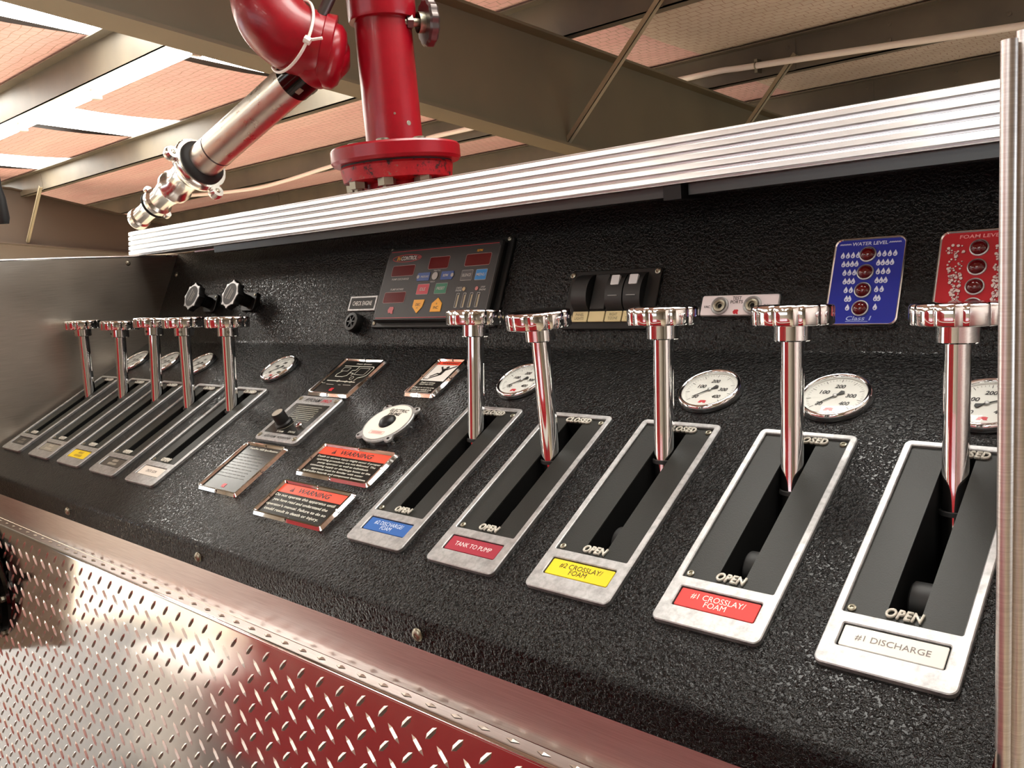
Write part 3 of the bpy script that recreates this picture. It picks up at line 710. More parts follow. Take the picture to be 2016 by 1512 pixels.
strokes(bm, chain([(-.026, .018), (.030, .018), (.030, -.008), (-.026, -.008), (-.026, .018)]), .0005, .0069)
strokes(bm, chain([(-.014+.017*math.cos(R(a_)), -.013+.017*math.sin(R(a_))) for a_ in range(-230, 51, 20)]), .0008, .0069)
obj('small_print', bm, pc(150, 148, 132), fc)
text('% FOAM', -.006, -.0335, .0069, .016, .0036, WHITE, fc, .01); text('STATUS', .022, -.0320, .0069, .016, .0036, WHITE, fc, .01)
kn = obj('dial_knob', lathe(bmesh.new(), [(.0135, 0), (.0135, .003), (.0105, .005), (.0100, .020), (.0090, .0215), (0, .0215)], 36), 'plastic', t, (-.016, -.0165, .0067), None, 40)
obj('knob_cap', flat(bmesh.new(), ci(0, 0, .0086, 32), .0217), pc(150, 140, 126), kn)
obj('pointer', plate(bmesh.new(), rr(-.018, .002, .010, .005, .0015), (), 0, .006, .001), 'plastic', kn, smooth=40)
obj('pointer_tip', lathe(bmesh.new(), [(.0026, 0), (.0030, .003), (.0022, .006), (0, .0066)], 16), 'nut', kn, (-.0235, .003, .002), None, 40)
o = obj('indicator', lathe(bmesh.new(), [(.0056, 0), (.0056, .003), (.0042, .004), (.0036, .003)], 24), 'chrome', t, (.0245, -.0175, .0067), None, 40)
obj('indicator_lens', lathe(bmesh.new(), [(.0037, .0026), (.0026, .0042), (0, .0048)], 20), 'redlens', o, None, None, 60)
# electric prime button
t = on_deck('prime_button', 'round white ELECTRIC PRIME plate with black push button', 'push button', .4305, .1870)
bm = bmesh.new(); pts = []
for k in range(96):
    a_ = 2*PI*k/96; r_ = .0395
    for e in (PI/4, 3*PI/4, 5*PI/4, 7*PI/4):
        dd = abs((a_-e+PI) % (2*PI)-PI); r_ = max(r_, .0395+.0085*max(0, 1-(dd/.17)**2)**.5)
    pts.append((r_*math.cos(a_), r_*math.sin(a_)))
plate(bm, poly(pts), (), .0062, .0098, .001); bz = obj('bezel', bm, 'satin', t, smooth=30)
bm = bmesh.new()
for k in range(4):
    a_ = PI/4+k*PI/2; lathe(bm, [(.0052, 0), (.0052, .0064)], 14, Matrix.Translation((.0425*math.cos(a_), .0425*math.sin(a_), 0)))
lathe(bm, [(.036, 0), (.036, .0064)], 40); obj('standoff', bm, 'chrome', t, smooth=40)
for k in range(4):
    a_ = PI/4+k*PI/2; obj('screw', lathe(bmesh.new(), [(.0022, 0), (.0018, .0006), (0, .0002)], 10), 'blackchrome', bz, (.0435*math.cos(a_), .0435*math.sin(a_), .0099))
fc = obj('face', flat(bmesh.new(), ci(0, 0, .0362, 56), .0101), pc(236, 230, 218), t)
text('ELECTRIC', .002, .0240, .0103, .036, .0062, INK, fc, .025, .1); text('PRIME', -.001, .0165, .0103, .024, .0062, INK, fc, .025, .1)
bm = bmesh.new(); strokes(bm, chain([(-.014, -.0255), (.014, -.0255), (.014, -.0200), (-.014, -.0200), (-.014, -.0255)]), .0005, .0103); marks(bm, 0, -.0228, .022, .0030, 12, .0103, 9); obj('red_stamp', bm, pc(206, 84, 92), fc)
obj('push_button', lathe(bmesh.new(), [(.0128, .0101), (.0126, .0115), (.0096, .0149), (.005, .0163), (0, .0166)], 36), 'plastic', t, smooth=60)

# ------------------------------------------------------------------ upper panel: pressure governor display
gx0, gw0 = .3275, .1010
t = on_upper('pressure_governor', 'black INCONTROL display box with red screens and coloured keys', 'control display', gx0, gw0)
L = lambda u, w: (u-gx0, w-gw0)
bm = bmesh.new(); plate(bm, rr(0, -.001, .284, .142, .004), (), 0, .0042, .0012); bx0 = obj('mounting_plate', bm, 'plastic', t, smooth=30)
bm = bmesh.new(); plate(bm, rr(0, 0, .262, .128, .005), (), .0042, .0140, .0022); obj('housing', bm, 'plastic', t, smooth=30)
for x, y in ((.1262+.006, .0685-.001), (-.1345, -.0645), (.1322, -.066), (-.1345, .0665)): obj('screw', lathe(bmesh.new(), [(.0036, 0), (.0034, .0012), (.0015, .0019), (0, .0012)], 16), 'nut', bx0, (x, y, .0042), None, 40)
bm = bmesh.new(); flat(bm, rr(0, -.0005, .2530, .1170, .006), .0143); fc = obj('keypad_face', bm, pc(40, 38, 38, .5), t)
bm = bmesh.new(); strokes(bm, [((-.122, .058), (.122, .058)), ((-.122, -.059), (.122, -.059))], .0010, .0145); obj('red_border', bm, pc(168, 44, 56), fc)
bm = bmesh.new(); strokes(bm, [((.1262, .053), (.1262, -.053)), ((-.1262, .053), (-.1262, -.053))], .0006, .0145); obj('grey_border', bm, pc(110, 108, 106), fc)
LINE = pc(160, 130, 128); GREYT = pc(186, 184, 180)
def screen(u0, u1, w0, w1):
    x, y = L((u0+u1)/2, (w0+w1)/2)
    bm = bmesh.new(); plate(bm, rr(x, y, u1-u0, w1-w0, .003), [rr(x, y, u1-u0-.0012, w1-w0-.0012, .0026)], .0143, .0147); o = obj('screen_frame', bm, LINE, fc)
    bm = bmesh.new(); flat(bm, rr(x, y, u1-u0-.001, w1-w0-.001, .0026), .01455); obj('screen', bm, pc(92, 10, 18, .18), fc)
screen(.218, .2735, .1147, .1338); screen(.305, .351, .1233, .1443); screen(.3865, .440, .1240, .1440); screen(.214, .267, .0678, .0870)
def key(u0, u1, w0, w1, c, tx=None, tc=GREYT, pts=None, tw=.8, th=.28, dx=0):
    x, y = L((u0+u1)/2, (w0+w1)/2); W_, H_ = u1-u0, w1-w0
    bm = bmesh.new()
    if pts: plate(bm, poly([(p-gx0, q-gw0) for p, q in pts]), (), .0143, .0150, .0002)
    else:
        plate(bm, rr(x, y, W_, H_, .0014), (), .0143, .0147); fr_ = obj('key_rim', bm, GREYT, fc); bm = bmesh.new(); plate(bm, rr(x, y, W_-.0011, H_-.0011, .0011), (), .0143, .0150, .0001)
    k = obj('key', bm, pc(*c, .35), fc)
    if tx: text(tx, x+dx, y, .0152, W_*tw, H_*th, tc, k, .015, .12)
    return k
key(.2850, .3140, .1042, .1180, (52, 84, 152), 'PRESSURE', pts=[(.2860, .1042), (.3140, .1042), (.3140, .1181), (.2860, .1181), (.2842, .1140), (.2842, .1085)], tw=.62, th=.24, dx=.003)
key(.3400, .3672, .1040, .1180, (48, 80, 150), 'RPM', pts=[(.3400, .1040), (.3655, .1040), (.3680, .1085), (.3680, .1140), (.3665, .1181), (.3400, .1181)], tw=.42, th=.32, dx=-.003)
for u_, w_, r_ in ((.3263, .1113, .0066), (.2872, .1112, .0030), (.3652, .1112, .0032)):
    x, y = L(u_, w_); bm = bmesh.new(); plate(bm, ci(x, y, r_, 24), (), .0150, .0153); obj('indicator_dot', bm, pc(170, 168, 164), fc)
key(.3850, .4090, .1007, .1179, (78, 78, 80), 'SILENCE'); key(.4154, .4390, .1003, .1177, (38, 132, 204), 'MENU')
key(.2913, .3190, .0807, .0986, (188, 44, 62), 'IDLE', tw=.48, th=.3); key(.3332, .3602, .0807, .0985, (30, 116, 84), 'PRESET', tw=.68, th=.28)
k = key(.2912, .3158, .0487, .0722, (226, 158, 26), pts=[(.2912, .0720), (.3158, .0720), (.3140, .0600), (.3040, .0487), (.2908, .0600)])
text('DEC', *L(.3032, .0635), .0152, .0110, .0046, INK, k, .01, .12); text('-', *L(.3030, .0578), .0152, .004, .0008, INK, k)
k = key(.3340, .3576, .0509, .0740, (226, 158, 26), pts=[(.3340, .0509), (.3576, .0509), (.3574, .0650), (.3463, .0742), (.3348, .0650)])
text('INC', *L(.3458, .0578), .0152, .0110, .0046, INK, k, .01, .12); text('+', *L(.3460, .0640), .0152, .0034, .0034, INK, k)
YEL = pc(214, 152, 36)
text('RPM', *L(.4130, .1490), .0146, .012, .0042, YEL, fc, .02, .15)
for tx, u_, w_, W_ in (('PUMP DISCHARGE', .2440, .1095, .042), ('PUMP INTAKE', .2420, .0915, .032), ('THROTTLE', .3280, .1205, .0155), ('READY', .3240, .1018, .0110)): text(tx, *L(u_, w_), .0146, W_, .0034 if W_ > .02 else .0024, GREYT, fc, .01, .12)
text('CHECK\nENGINE', *L(.3872, .0868), .0146, .0130, .0070, GREYT, fc, .01, .1); text('STOP\nENGINE', *L(.4375, .0866), .0146, .0130, .0070, GREYT, fc, .01, .1)
for u_, c in ((.3981, (186, 160, 118)), (.4251, (190, 116, 112))):
    x, y = L(u_, .0867); bm = bmesh.new(); plate(bm, ci(x, y, .0032, 18), (), .0143, .0150); obj('warning_lamp', bm, pc(*c), fc)
for k in range(4):
    x, y = L(.3885+k*.0144, .0685); bm = bmesh.new(); plate(bm, rr(x, y, .0062, .0235, .001), [rr(x, y, .0050, .0223, .0008)], .0143, .0148); o = obj('bar_window', bm, GREYT, fc)
    bm = bmesh.new(); flat(bm, rr(x, y, .005, .0224, .0008), .01455); obj('bar_glass', bm, pc(16, 16, 18), fc)
    bm = bmesh.new(); plate(bm, rr(x+.0010, y-.001, .0020, .0195, .0004), (), .0145, .0149); obj('bar_segment', bm, pc(168, 152, 116), fc)
x, y = L(.2475, .1462)
bm = bmesh.new(); strokes(bm, chain([(x+.035*math.cos(2*PI*k/30), y+.0062*math.sin(2*PI*k/30)) for k in range(31)]), .0014, .0145); obj('logo_ring', bm, pc(160, 52, 56), fc)
text('IN', x-.0195, y, .0148, .0095, .0072, YEL, fc, .02, .25); text('CONTROL', x+.0055, y, .0148, .038, .0072, pc(214, 212, 208), fc, .02, .25); text('300', x+.029, y, .0148, .009, .004, pc(206, 96, 96), fc, .01, .25)
bm = bmesh.new(); plate(bm, poly([(L(.2393, .0554)[0]+a*.0070, L(.2393, .0554)[1]+b*.0070) for a, b in ((-1, 0), (-.5, .8), (.75, .8), (1, .3), (.8, -.1), (1, -.9), (.3, -.9), (0, -.6), (-.6, -.8))]), (), .0143, .0149); obj('crest', bm, pc(176, 70, 76), fc)
# check engine plate, buzzer
t = on_upper('check_engine_sign', 'small black CHECK ENGINE nameplate with bright metal border', 'nameplate', .1445, .0742)
bm = bmesh.new(); plate(bm, rr(0, 0, .074, .0275, .001), (), 0, .0025, .0008); obj('plate', bm, 'satin', t)
bm = bmesh.new(); flat(bm, rr(0, 0, .066, .0205, .0005), .0027); fc = obj('face', bm, pc(14, 14, 14, .6), t); text('CHECK ENGINE', 0, 0, .0029, .052, .0080, pc(226, 226, 222), fc, .01)
t = on_upper('alarm_buzzer', 'round black alarm buzzer below the CHECK ENGINE nameplate', 'buzzer', .1400, .0375)
bd = obj('body', lathe(bmesh.new(), [(.0170, 0), (.0170, .012), (.0160, .0135), (.0110, .0138), (.0105, .0105), (0, .0105)], 36), 'plastic', t, smooth=40)
for k in range(3): obj('grille_bar', box(bmesh.new(), -.0105, .0105, -.0011, .0011, .0105, .0132), 'plastic', t, None, (0, 0, k*PI/3))
obj('grille_hub', lathe(bmesh.new(), [(.004, .0105), (.004, .0136), (0, .0136)], 18), 'plastic', t, smooth=40)
# two drain valve knobs
def drain_knob(u, lab):
    t = on_upper('drain_valve_knob', lab, 'valve knob', u, .0860, 'drain valve knobs')
    obj('flange', plate(bmesh.new(), rr(.002, 0, .046, .040, .008), (), 0, .005, .001), 'plastic', t, smooth=30)
    obj('screw', lathe(bmesh.new(), [(.0028, 0), (.0024, .0014), (0, .0018)], 14), 'nut', t, (.019, .0135, .005), None, 40)
    obj('stem', lathe(bmesh.new(), [(.0125, .005), (.0125, .022), (.0155, .024), (.0155, .034)], 28), 'plastic', t, smooth=40)
    lob = lambda a, r: 1+(.15*max(0, math.cos(8*a))**2 if r > .024 else 0)
    kb = obj('knob', lathe(bmesh.new(), [(0, .032), (.0225, .032), (.0262, .034), (.0265, .045), (.0258, .0462)], 96, None, lob), 'plastic', t, smooth=40)
    obj('knob_rim', lathe(bmesh.new(), [(.0262, .0455), (.0262, .0475), (.0240, .0480), (0, .0480)], 96, None, lob), 'satin', kb, smooth=30)
    fc = obj('knob_disc', flat(bmesh.new(), ci(0, 0, .0225, 40), .0482), pc(34, 30, 26, .6), kb)
    bm = bmesh.new()
    for k, x in enumerate((-.007, -.0015, .008)): marks(bm, 0, 0, .024, .0030, 9, 0, k+u)
    bm.free()
    for k, (y, n_2) in enumerate(((.008, 8), (-.001, 8), (-.007, 7))):
        bm = bmesh.new(); marks(bm, 0, y, .026-.003*k, .0028, n_2+2, .0484, k*7+u); obj('print_row', bm, pc(150, 142, 126), fc, None, (0, 0, R(68)))
drain_knob(-.3735, 'black scalloped drain valve knob with silver rim, left of the pair')
drain_knob(-.2215, 'black scalloped drain valve knob with silver rim, right of the pair')
# rocker switch plate
sx, sy = .6600, .0670
t = on_upper('switch_plate', 'black plate of rocker switches with cream labels beneath', 'switch panel', sx, sy)
bm = bmesh.new(); plate(bm, rr(.0035, 0, .1430, .0830, .002), (), 0, .0035, .0008); bp_ = obj('plate', bm, 'plastic', t, smooth=30)
for u_, w_ in ((.5949, .1030), (.7298, .1033), (.5924, .0324), (.7268, .0319)): obj('screw', lathe(bmesh.new(), [(.0042, 0), (.0040, .0014), (.0024, .0022), (.0012, .0012), (0, .0012)], 18), 'nut', bp_, (u_-sx, w_-sy, .0035), None, 40)
def rocker(u0, u1, lit, hh=.0125):
    bm = bmesh.new(); n = 10; rows = []
    for k in range(n+1):
        w_ = .0510+(.1030-.0510)*k/n; hgt = .0035+hh*math.sin(PI*k/n)**.55 if 0 < k < n else .0035
        rows.append([bm.verts.new((u-sx, w_-sy, z)) for u, z in ((u0, .003), (u0, hgt), (u1, hgt), (u1, .003))])
    for a, b in zip(rows, rows[1:]):
        for k in range(3): bm.faces.new((a[k], a[k+1], b[k+1], b[k]))
    r_ = obj('rocker_switch', bm, 'rocker', t, smooth=35)
    if lit:
        uc = (u0+u1)/2-sx
        bm = bmesh.new(); plate(bm, rr(uc, .0888-sy, .0126, .0135, .0012), (), .0130, .0166, .0003); obj('white_lens', bm, pc(206, 206, 208), r_)
        bm = bmesh.new(); plate(bm, rr(uc, .0672-sy, .0140, .0010, .0002), (), .0120, .0164); obj('white_line', bm, pc(140, 142, 142), r_)
rocker(.6085, .6335, False, .0150); rocker(.6620, .6885, True); rocker(.6905, .7160, True)
bm = bmesh.new(); plate(bm, rr(.6475-sx, .077-sy, .024, .050, .002), (), .0035, .0070, .001); obj('blank_cover', bm, 'rocker', t, smooth=30)
for k, tx in enumerate(('PANEL\nLIGHTS', None, 'RIGHT\nT/ZONE', 'LEFT\nT/ZONE')):
    xc = .6215+k*.0270-sx; bm = bmesh.new(); plate(bm, rr(xc, .0425-sy, .0250, .0145, .0008), (), .0035, .0055, .0004)
    lb = obj('switch_label', bm, pc(206, 190, 144), t)
    if tx: text(tx, xc, .0425-sy, .0057, .0150, .0092, pc(120, 108, 84), lb, .012)
# test ports
t = on_upper('test_port_plate', 'white TEST PORTS plate with two steel hex ports', 'port plate', .8485, .0545)
bm = bmesh.new(); plate(bm, rr(0, 0, .0975, .0262, .0030), (), 0, .0040, .0010); obj('bezel', bm, 'satin', t, smooth=30)
bm = bmesh.new(); flat(bm, rr(0, 0, .0955, .0242, .0024), .0042); fc = obj('face', bm, pc(226, 216, 218), t)
for x in (-.0235, .0175):
    o = obj('test_port', lathe(bmesh.new(), [(.0110, .004), (.0110, .0064), (.0096, .0074), (.0080, .0060), (.0080, .0048)], 36), 'satin', t, (x, -.001, 0), None, 40)
    obj('port_socket', lathe(bmesh.new(), [(.0074, .0044), (.0074, .0070), (.0064, .0076), (.0042, .0076), (.0038, .0048), (0, .0048)], 30), 'nut', o, None, None, 40)
    obj('port_bore', flat(bmesh.new(), ci(0, 0, .0030, 6), .0052), 'dark', o)
text('TEST\nPORTS', -.0030, .0062, .0044, .0155, .0088, INK, fc, .015, 0, line=.85); text('VAC', -.0405, -.0015, .0044, .0080, .0032, INK, fc, .015, .1); text('PSI', .0345, -.0015, .0044, .0075, .0032, INK, fc, .015, .1)
crest(fc, -.0025, -.0085, .0044, .0036)
# water and foam level panels
def level(name, lab, u, title, colr, foam):
    W_, H_ = .0752, .1000
    t = on_upper(name, lab, 'level indicator', u, .0787)
    bm = bmesh.new(); plate(bm, rr(0, 0, W_, H_, .0085), [rr(0, 0, W_-.0046, H_-.0046, .0064)], 0, .0048, .0014); obj('bezel', bm, 'chrome', t, smooth=30)
    bm = bmesh.new(); flat(bm, rr(0, 0, W_-.004, H_-.004, .0066), .0034); fc = obj('face', bm, pc(*colr, .3), t)
    light = pc(206, 212, 232) if not foam else pc(206, 190, 186)
    text(title, 0, .0430, .0036, .0370 if not foam else .0385, .0040, light if not foam else pc(226, 150, 150), fc, .015, .05, name='title')
    for k in range(4):
        o = obj('lamp_ring', lathe(bmesh.new(), [(.0088, .0034), (.0088, .0052), (.0076, .0058), (.0072, .0046)], 32), 'satin', t, (-.0005, .0300-k*.0204, 0), None, 40)
        obj('lamp_lens', lathe(bmesh.new(), [(.0073, .0048), (.0068, .0068), (.0050, .0086), (.0026, .0096), (0, .0100)], 28), 'redlens', o, None, None, 60)
    if not foam:
        bm = bmesh.new()
        for sg in (-1, 1): strokes(bm, chain([(sg*.0198+sg*k*.00085, .0430+(.0006 if k % 2 else -.0006)) for k in range(15)]), .0007, .0036)
        obj('wave_line', bm, light, fc)
        def drop(bm, x, y, sc):
            pts = [(0, 1.0), (.22, .55), (.5, .05), (.52, -.35), (.3, -.68), (0, -.78), (-.3, -.68), (-.52, -.35), (-.5, .05), (-.22, .55)]
            bm.faces.new([bm.verts.new((x+a*sc, y+b*sc, .0036)) for a, b in pts])
            bm.faces.new([bm.verts.new((x-.08*sc+.14*sc*math.cos(q), y-.32*sc+.24*sc*math.sin(q), .0037)) for q in [2*PI*j/8 for j in range(8)]]).material_index = 1
        for r_, (n, dx) in enumerate(((4, .0054), (4, .0046), (3, .0052), (3, .0044), (2, .0054), (2, .0032), (1, 0))):
            y = .0300-r_*.0100
            for sg in (-1, 1):
                bm = bmesh.new()
                for k in range(n): drop(bm, sg*(.0205-.0008*r_)+(k-(n-1)/2)*dx+(-.0015 if sg > 0 else .0015), y, .0042)
                o = obj('drop_row', bm, light, fc); o.data.materials.append(pc(*colr, .3))
        text('Class 1', -.001, -.0420, .0036, .0260, .0050, pc(160, 176, 226), fc, .015, .2); bm = bmesh.new(); strokes(bm, [((-.014, -.0456), (.0085, -.0456))], .0006, .0036); obj('underline', bm, pc(160, 176, 226), fc)
    else:
        rnd = random.Random(11)
        for sg in (-1, 1):
            bm = bmesh.new()
            for k in range(120):
                tt = rnd.random()**.8; y = .0370-tt*.070; wd = .0105*(1-tt*.75)
                x = sg*(.0225-.006*tt)+(rnd.random()*2-1)*wd*.9; r_ = rnd.choice((.0006, .0008, .0010, .0015))
                z = .0036+k*.000004
                bm.faces.new([bm.verts.new((x+.0004+r_*1.12*math.cos(q), y-.0004+r_*1.12*math.sin(q), z)) for q in [2*PI*j/12 for j in range(12)]]).material_index = 1
                bm.faces.new([bm.verts.new((x+r_*math.cos(q), y+r_*math.sin(q), z+.000002)) for q in [2*PI*j/12 for j in range(12)]])
            o = obj('bubble_print', bm, light, fc); o.data.materials.append(pc(96, 30, 34))
        text('Class 1', -.001, -.0420, .0036, .0260, .0050, pc(226, 150, 150), fc, .015, .2)
level('water_level_panel', 'blue WATER LEVEL indicator plate with four dark red lamps', .9882, 'WATER LEVEL', (26, 42, 148), False)
level('foam_level_panel', 'red FOAM LEVEL indicator plate with bubble print, at right edge', 1.0945, 'FOAM LEVEL', (172, 28, 40), True)

# ------------------------------------------------------------------ deck gun on its red riser
body = tag(obj('truck_body', box(bmesh.new(), XL+.01, 1.18, .47, 2.6, FLOOR+.3, .425), 'red'), 'red fire engine body behind the console', 'truck body')
PX_, PY_ = -.0215, .6270
mo = thing('deck_gun', 'red deck gun riser pipe and elbow with chrome stacked-tip nozzle', 'deck gun', (PX_, PY_, 0))
riser = obj('riser_pipe', lathe(bmesh.new(), [(.0565, .530), (.0572, .56), (.0565, .778)], 48), 'red', mo, smooth=60)
o = obj('riser_collar', lathe(bmesh.new(), [(.0565, .776), (.066, .777), (.0675, .783), (.0675, 1.10), (.055, 1.11), (0, 1.11)], 48), 'red', mo, smooth=40)
o = obj('riser_flange', lathe(bmesh.new(), [(.0565, .536), (.128, .534), (.131, .530), (.131, .508), (.127, .502), (.06, .500)], 64), 'red', mo, smooth=30)
obj('flange_gasket', lathe(bmesh.new(), [(.112, .4985), (.112, .5015), (.06, .5015)], 48), 'rubber', mo, smooth=40)
o = obj('lower_flange', lathe(bmesh.new(), [(.06, .4985), (.112, .4985), (.114, .494), (.110, .468), (.07, .462), (.07, .425), (0, .425)], 60), 'redworn', mo, smooth=30)
for k in range(8):
    a_ = R(22.5+12)+k*PI/4
    bm = bmesh.new(); lathe(bm, [(0, .442), (.0095, .442), (.0095, .453), (.0180, .453), (.0180, .470)], 6)
    nb_ = obj('nut', bm, 'nut', o, (.092*math.cos(a_), .092*math.sin(a_), 0)); lathe
    obj('bolt_head', lathe(bmesh.new(), [(.013, .535), (.013, .5405), (.010, .5420), (0, .5420)], 20), 'nut', mo, (.092*math.cos(a_), .092*math.sin(a_), 0), None, 40)
for hp, az, r_ in (((.0564, -.0081, .5735), 1.429, .0065), ((.0461, -.0335, .5919), .942, .0032)):
    obj('paint_chip', lathe(bmesh.new(), [(r_*.75, 0), (r_*.7, .0004), (0, .0005)], 14), 'nut', riser, hp, (PI/2, 0, az))
# clamp handwheel on the collar
d_ = rx*.84 - rz*.38; d_.z = 0; d_.normalize()
wc = Vector((.0498, .6855, .7673))
hw = frame_to(wc-d_*.112-Vector((PX_, PY_, 0)), d_)
w_ = obj('clamp_wheel', lathe(bmesh.new(), [(0, .100), (.040, .100), (.044, .104), (.044, .116), (.040, .120), (.02, .120), (0, .122)], 80, hw, lambda a, r: 1+(.035*math.cos(12*a) if r > .036 else 0)), 'wheel', mo, smooth=40)
obj('clamp_stem', lathe(bmesh.new(), [(.008, .06), (.008, .100), (.020, .088), (.020, .101)], 24, hw), 'nut', mo, smooth=40)
obj('wheel_nut', lathe(bmesh.new(), [(0, .064), (.014, .064), (.014, .076), (0, .076)], 6, hw), 'wheel', mo)
OFF = Vector((PX_, PY_, 0))
wp = lambda p: Vector(p)-OFF
T0, T1 = Vector((-.1544, .5133, .6903)), Vector((-.4959, .4491, .5489)); ax = (T1-T0).normalized(); LEN = .3752
# elbow casting
SH = rx*-.020
path = spline([wp(q)+SH for q in ((-.10, .545, 1.02), (-.136, .497, .93), (-.150, .478, .855), (-.141, .474, .797), (-.117, .492, .757), (-.086, .526, .733), (-.066, .552, .722))], 7)
eb = obj('elbow', tube(bmesh.new(), path, [.062+.007*math.sin(PI*min(1, k/len(path)*1.1)) for k in range(len(path))], 40), 'red', mo, smooth=50)
pe, de = path[-1], (path[-1]-path[-3]).normalized()
obj('elbow_shell', lathe(bmesh.new(), [(.055, -.03), (.063, -.004), (.061, .008), (.050, .018), (.026, .025), (0, .027)], 40, frame_to(pe+de*.002-Vector((0, 0, .010)), de)), 'red', mo, smooth=60)
obj('elbow_rim', lathe(bmesh.new(), [(.060, -.022), (.0665, -.018), (.0675, 0), (.064, .002), (.05, .002)], 40, frame_to(pe, de)), 'red', mo, smooth=35)
obj('outlet_body', tube(bmesh.new(), [wp(T0-ax*.115), wp(T0-ax*.09), wp(T0-ax*.05), wp(T0-ax*.026)], [.030, .052, .056, .047], 36), 'red', mo, smooth=60)
tb = obj('nozzle_tube', tube(bmesh.new(), [wp(T0+ax*(.02+.33*k/6)) for k in range(7)], .0388, 40), 'tube', mo, smooth=60)
obj('tube_sleeve', lathe(bmesh.new(), [(0, -.028), (.034, -.028), (.036, -.034), (.0402, -.034), (.0410, .026), (.0392, .028)], 40, frame_to(wp(T0), ax)), 'blackchrome', tb, smooth=40)
for k in range(5): obj('sleeve_slot', plate(bmesh.new(), rr(0, 0, .010, .016, .001), (), 0, .0015), 'nut', tb, None, None).matrix_local = frame_to(wp(T0), ax) @ Matrix.Rotation(k*2*PI/5+.5, 4, 'Z') @ Matrix.Translation((0, -.0405, .004)) @ Matrix.Rotation(PI/2, 4, 'X')
obj('tube_seam', lathe(bmesh.new(), [(.0389, .29), (.0393, .291), (.0393, .293), (.0389, .294)], 40, frame_to(wp(T0), ax)), 'wheel', tb, smooth=40)
nz = obj('coupling', lathe(bmesh.new(), [(.050, .350), (.060, .350), (.0625, .354), (.0615, .364), (.057, .376), (.050, .384), (.043, .390), (.036, .402), (.033, .425), (.034, .445), (.0385, .452), (.0385, .466), (.034, .470)], 48, frame_to(wp(T0), ax)), 'nickel', mo, smooth=40)
obj('coupling_ring', lathe(bmesh.new(), [(.038, .338), (.047, .340), (.0515, .345), (.052, .352), (.038, .357)], 48, frame_to(wp(T0), ax)), 'rubber', mo, smooth=40)
for k in range(3):
    a_ = k*2*PI/3+.35; bm = bmesh.new(); lathe(bm, [(.006, -.009), (.014, -.009), (.0165, 0), (.014, .009), (.006, .009), (.005, 0), (.006, -.009)], 24)
    o = obj('rocker_lug', bm, 'nickel', nz, smooth=40); o.matrix_local = frame_to(wp(T0), ax) @ Matrix.Rotation(a_, 4, 'Z') @ Matrix.Translation((.069, 0, .358))
tp = obj('middle_tip', lathe(bmesh.new(), [(.032, .468), (.034, .472), (.030, .486), (.027, .505), (.027, .522), (.033, .528), (.0335, .540), (.029, .546)], 44, frame_to(wp(T0), ax)), 'nickel', mo, smooth=40)
for k in range(2):
    o = obj('tip_lug', lathe(bmesh.new(), [(0, -.006), (.008, -.006), (.009, 0), (.008, .006), (0, .006)], 16), 'nickel', tp, smooth=40); o.matrix_local = frame_to(wp(T0), ax) @ Matrix.Rotation(k*PI+1.2, 4, 'Z') @ Matrix.Translation((.034, 0, .534))
obj('end_tip', lathe(bmesh.new(), [(.027, .545), (.0285, .549), (.024, .560), (.0215, .578), (.0215, .604), (.0255, .608), (.0262, .622), (.023, .628), (.019, .628), (.017, .60)], 44, frame_to(wp(T0), ax)), 'nickel', mo, smooth=40)
for z_ in (.4685, .5455): obj('tip_gasket', lathe(bmesh.new(), [(.030, z_-.0015), (.0345, z_-.001), (.0345, z_+.001), (.030, z_+.0015)], 40, frame_to(wp(T0), ax)), 'rubber', mo, smooth=40)
obj('guide_rod', tube(bmesh.new(), [wp((-.070, .510, .775)), wp((-.030, .560, .88))], .011, 16), 'wheel', mo, smooth=50)
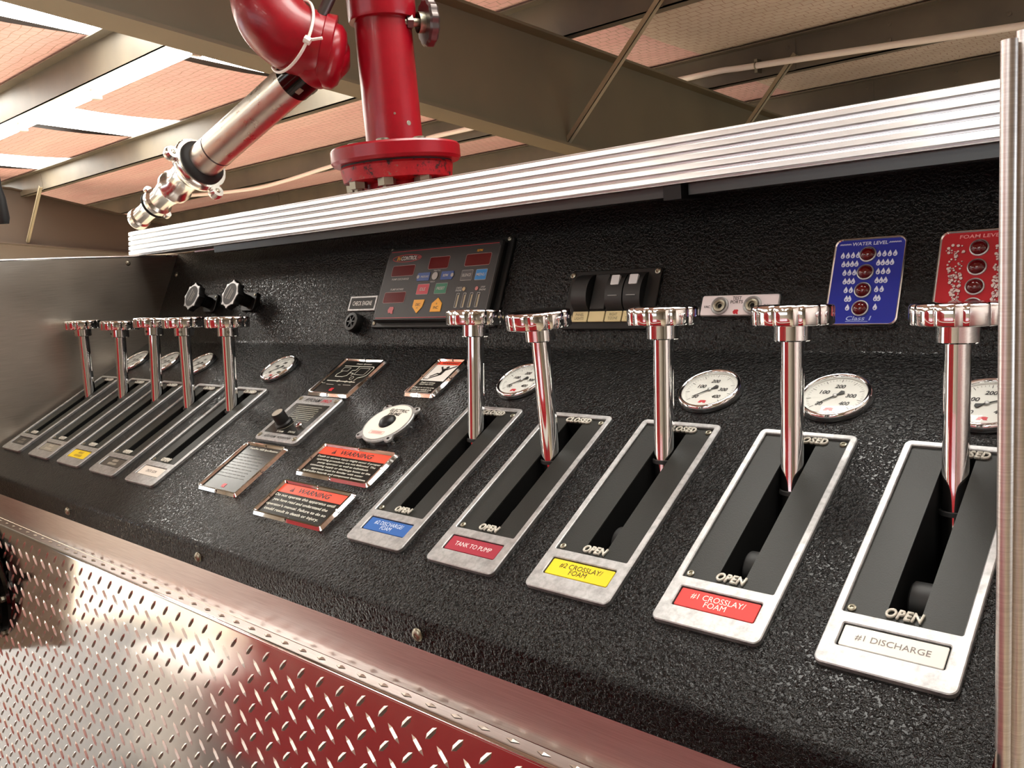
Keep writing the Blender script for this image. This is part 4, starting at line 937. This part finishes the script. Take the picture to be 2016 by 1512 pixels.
# cable tie round the elbow
zt = thing('cable_tie', 'white nylon cable tie looped around the red elbow', 'cable tie', OFF)
ci_ = int(len(path)*.68); pc_, dr = path[ci_], (path[ci_+1]-path[ci_-1]).normalized()
side_ = dr.cross(Vector((0, 0, 1))).normalized(); upv = side_.cross(dr); tocam = (CAM-(pc_+OFF)).normalized()
lp = []
for k in range(49):
    q = side_*math.cos(2*PI*k/48)+upv*math.sin(2*PI*k/48); lp.append(pc_ + q*.0728 + dr*.050*max(-.3, q.dot(tocam)))
bm = bmesh.new()
tube(bm, lp, .0030, 8, False); obj('strap', bm, 'ziptie', zt, smooth=60)
hd_ = lp[0]
bm = bmesh.new(); tube(bm, [hd_-dr*.006, hd_+dr*.006], .0075, 8); obj('head', bm, 'ziptie', zt)
bm = bmesh.new(); tube(bm, [hd_, hd_+rx*.028+ry*.004], .0028, 8); obj('tail', bm, 'ziptie', zt)
# slim dark handle at the left edge of view
t = thing('grab_handle', 'dark slim handle with bright tip at the far left edge', 'handle', (-.405, .012, .376))
obj('grip', lathe(bmesh.new(), [(0, .055), (.008, .055), (.0105, .065), (.0095, .10), (.006, .12), (.006, .17), (.0075, .185), (0, .187)], 20), 'rubber', t, smooth=40)
obj('tip', lathe(bmesh.new(), [(.0075, .185), (.009, .19), (.008, .20), (0, .205)], 20), 'nickel', t, smooth=40)
obj('stalk', tube(bmesh.new(), [(0, 0, .187), (-.06, .0, .187), (-.19, .0, .0)], .005, 10), 'rubber', t, smooth=60)

# ------------------------------------------------------------------ red engine parked across the aisle (behind the camera)
ft = thing('fire_truck', 'red fire engine parked across the aisle, seen only as reflections', 'fire truck', (0, -1.30, FLOOR+.013))
ered = mat('engine_red', s(160, 34, 40), .25, 0, .5, .3)
bm = bmesh.new(); plate(bm, rr(0, -1.2, 3.2, 2.3, .06), (), .22, 1.15, .03); o = obj('lower_body', bm, ered, ft)
bm = bmesh.new(); plate(bm, rr(-.85, -1.2, 1.5, 2.2, .06), (), 1.15, 1.95, .03); obj('upper_body', bm, ered, ft)
bm = bmesh.new(); box(bm, -1.6, 1.6, -.048, -.03, 1.02, 1.07); obj('white_stripe', bm, 'white', o)
for x in (-1.1, 1.0):
    obj('wheel', lathe(bmesh.new(), [(0, 0), (.20, 0), (.30, .02), (.32, .06), (.32, .25), (0, .25)], 40), 'rubber', ft, (x, -.50, .32), (-PI/2, 0, 0), 40)
t = thing('reflection_box', 'unseen white box added for the bright patch mirrored in the tread plate', 'reflected box', (-1.98, -1.46, FLOOR+.012))  # white box added out of view to put a bright patch in the reflection
bm = bmesh.new(); plate(bm, rr(0, 0, .56, .34, .05), (), 0, .40, .01); obj('tub', bm, 'white', t, smooth=30)
bm = bmesh.new(); plate(bm, rr(0, 0, .58, .36, .05), (), .40, .47, .02); obj('lid', bm, 'white', t, smooth=30)
build_texts(); TEXTS.clear()
finish_controls()
build_texts()
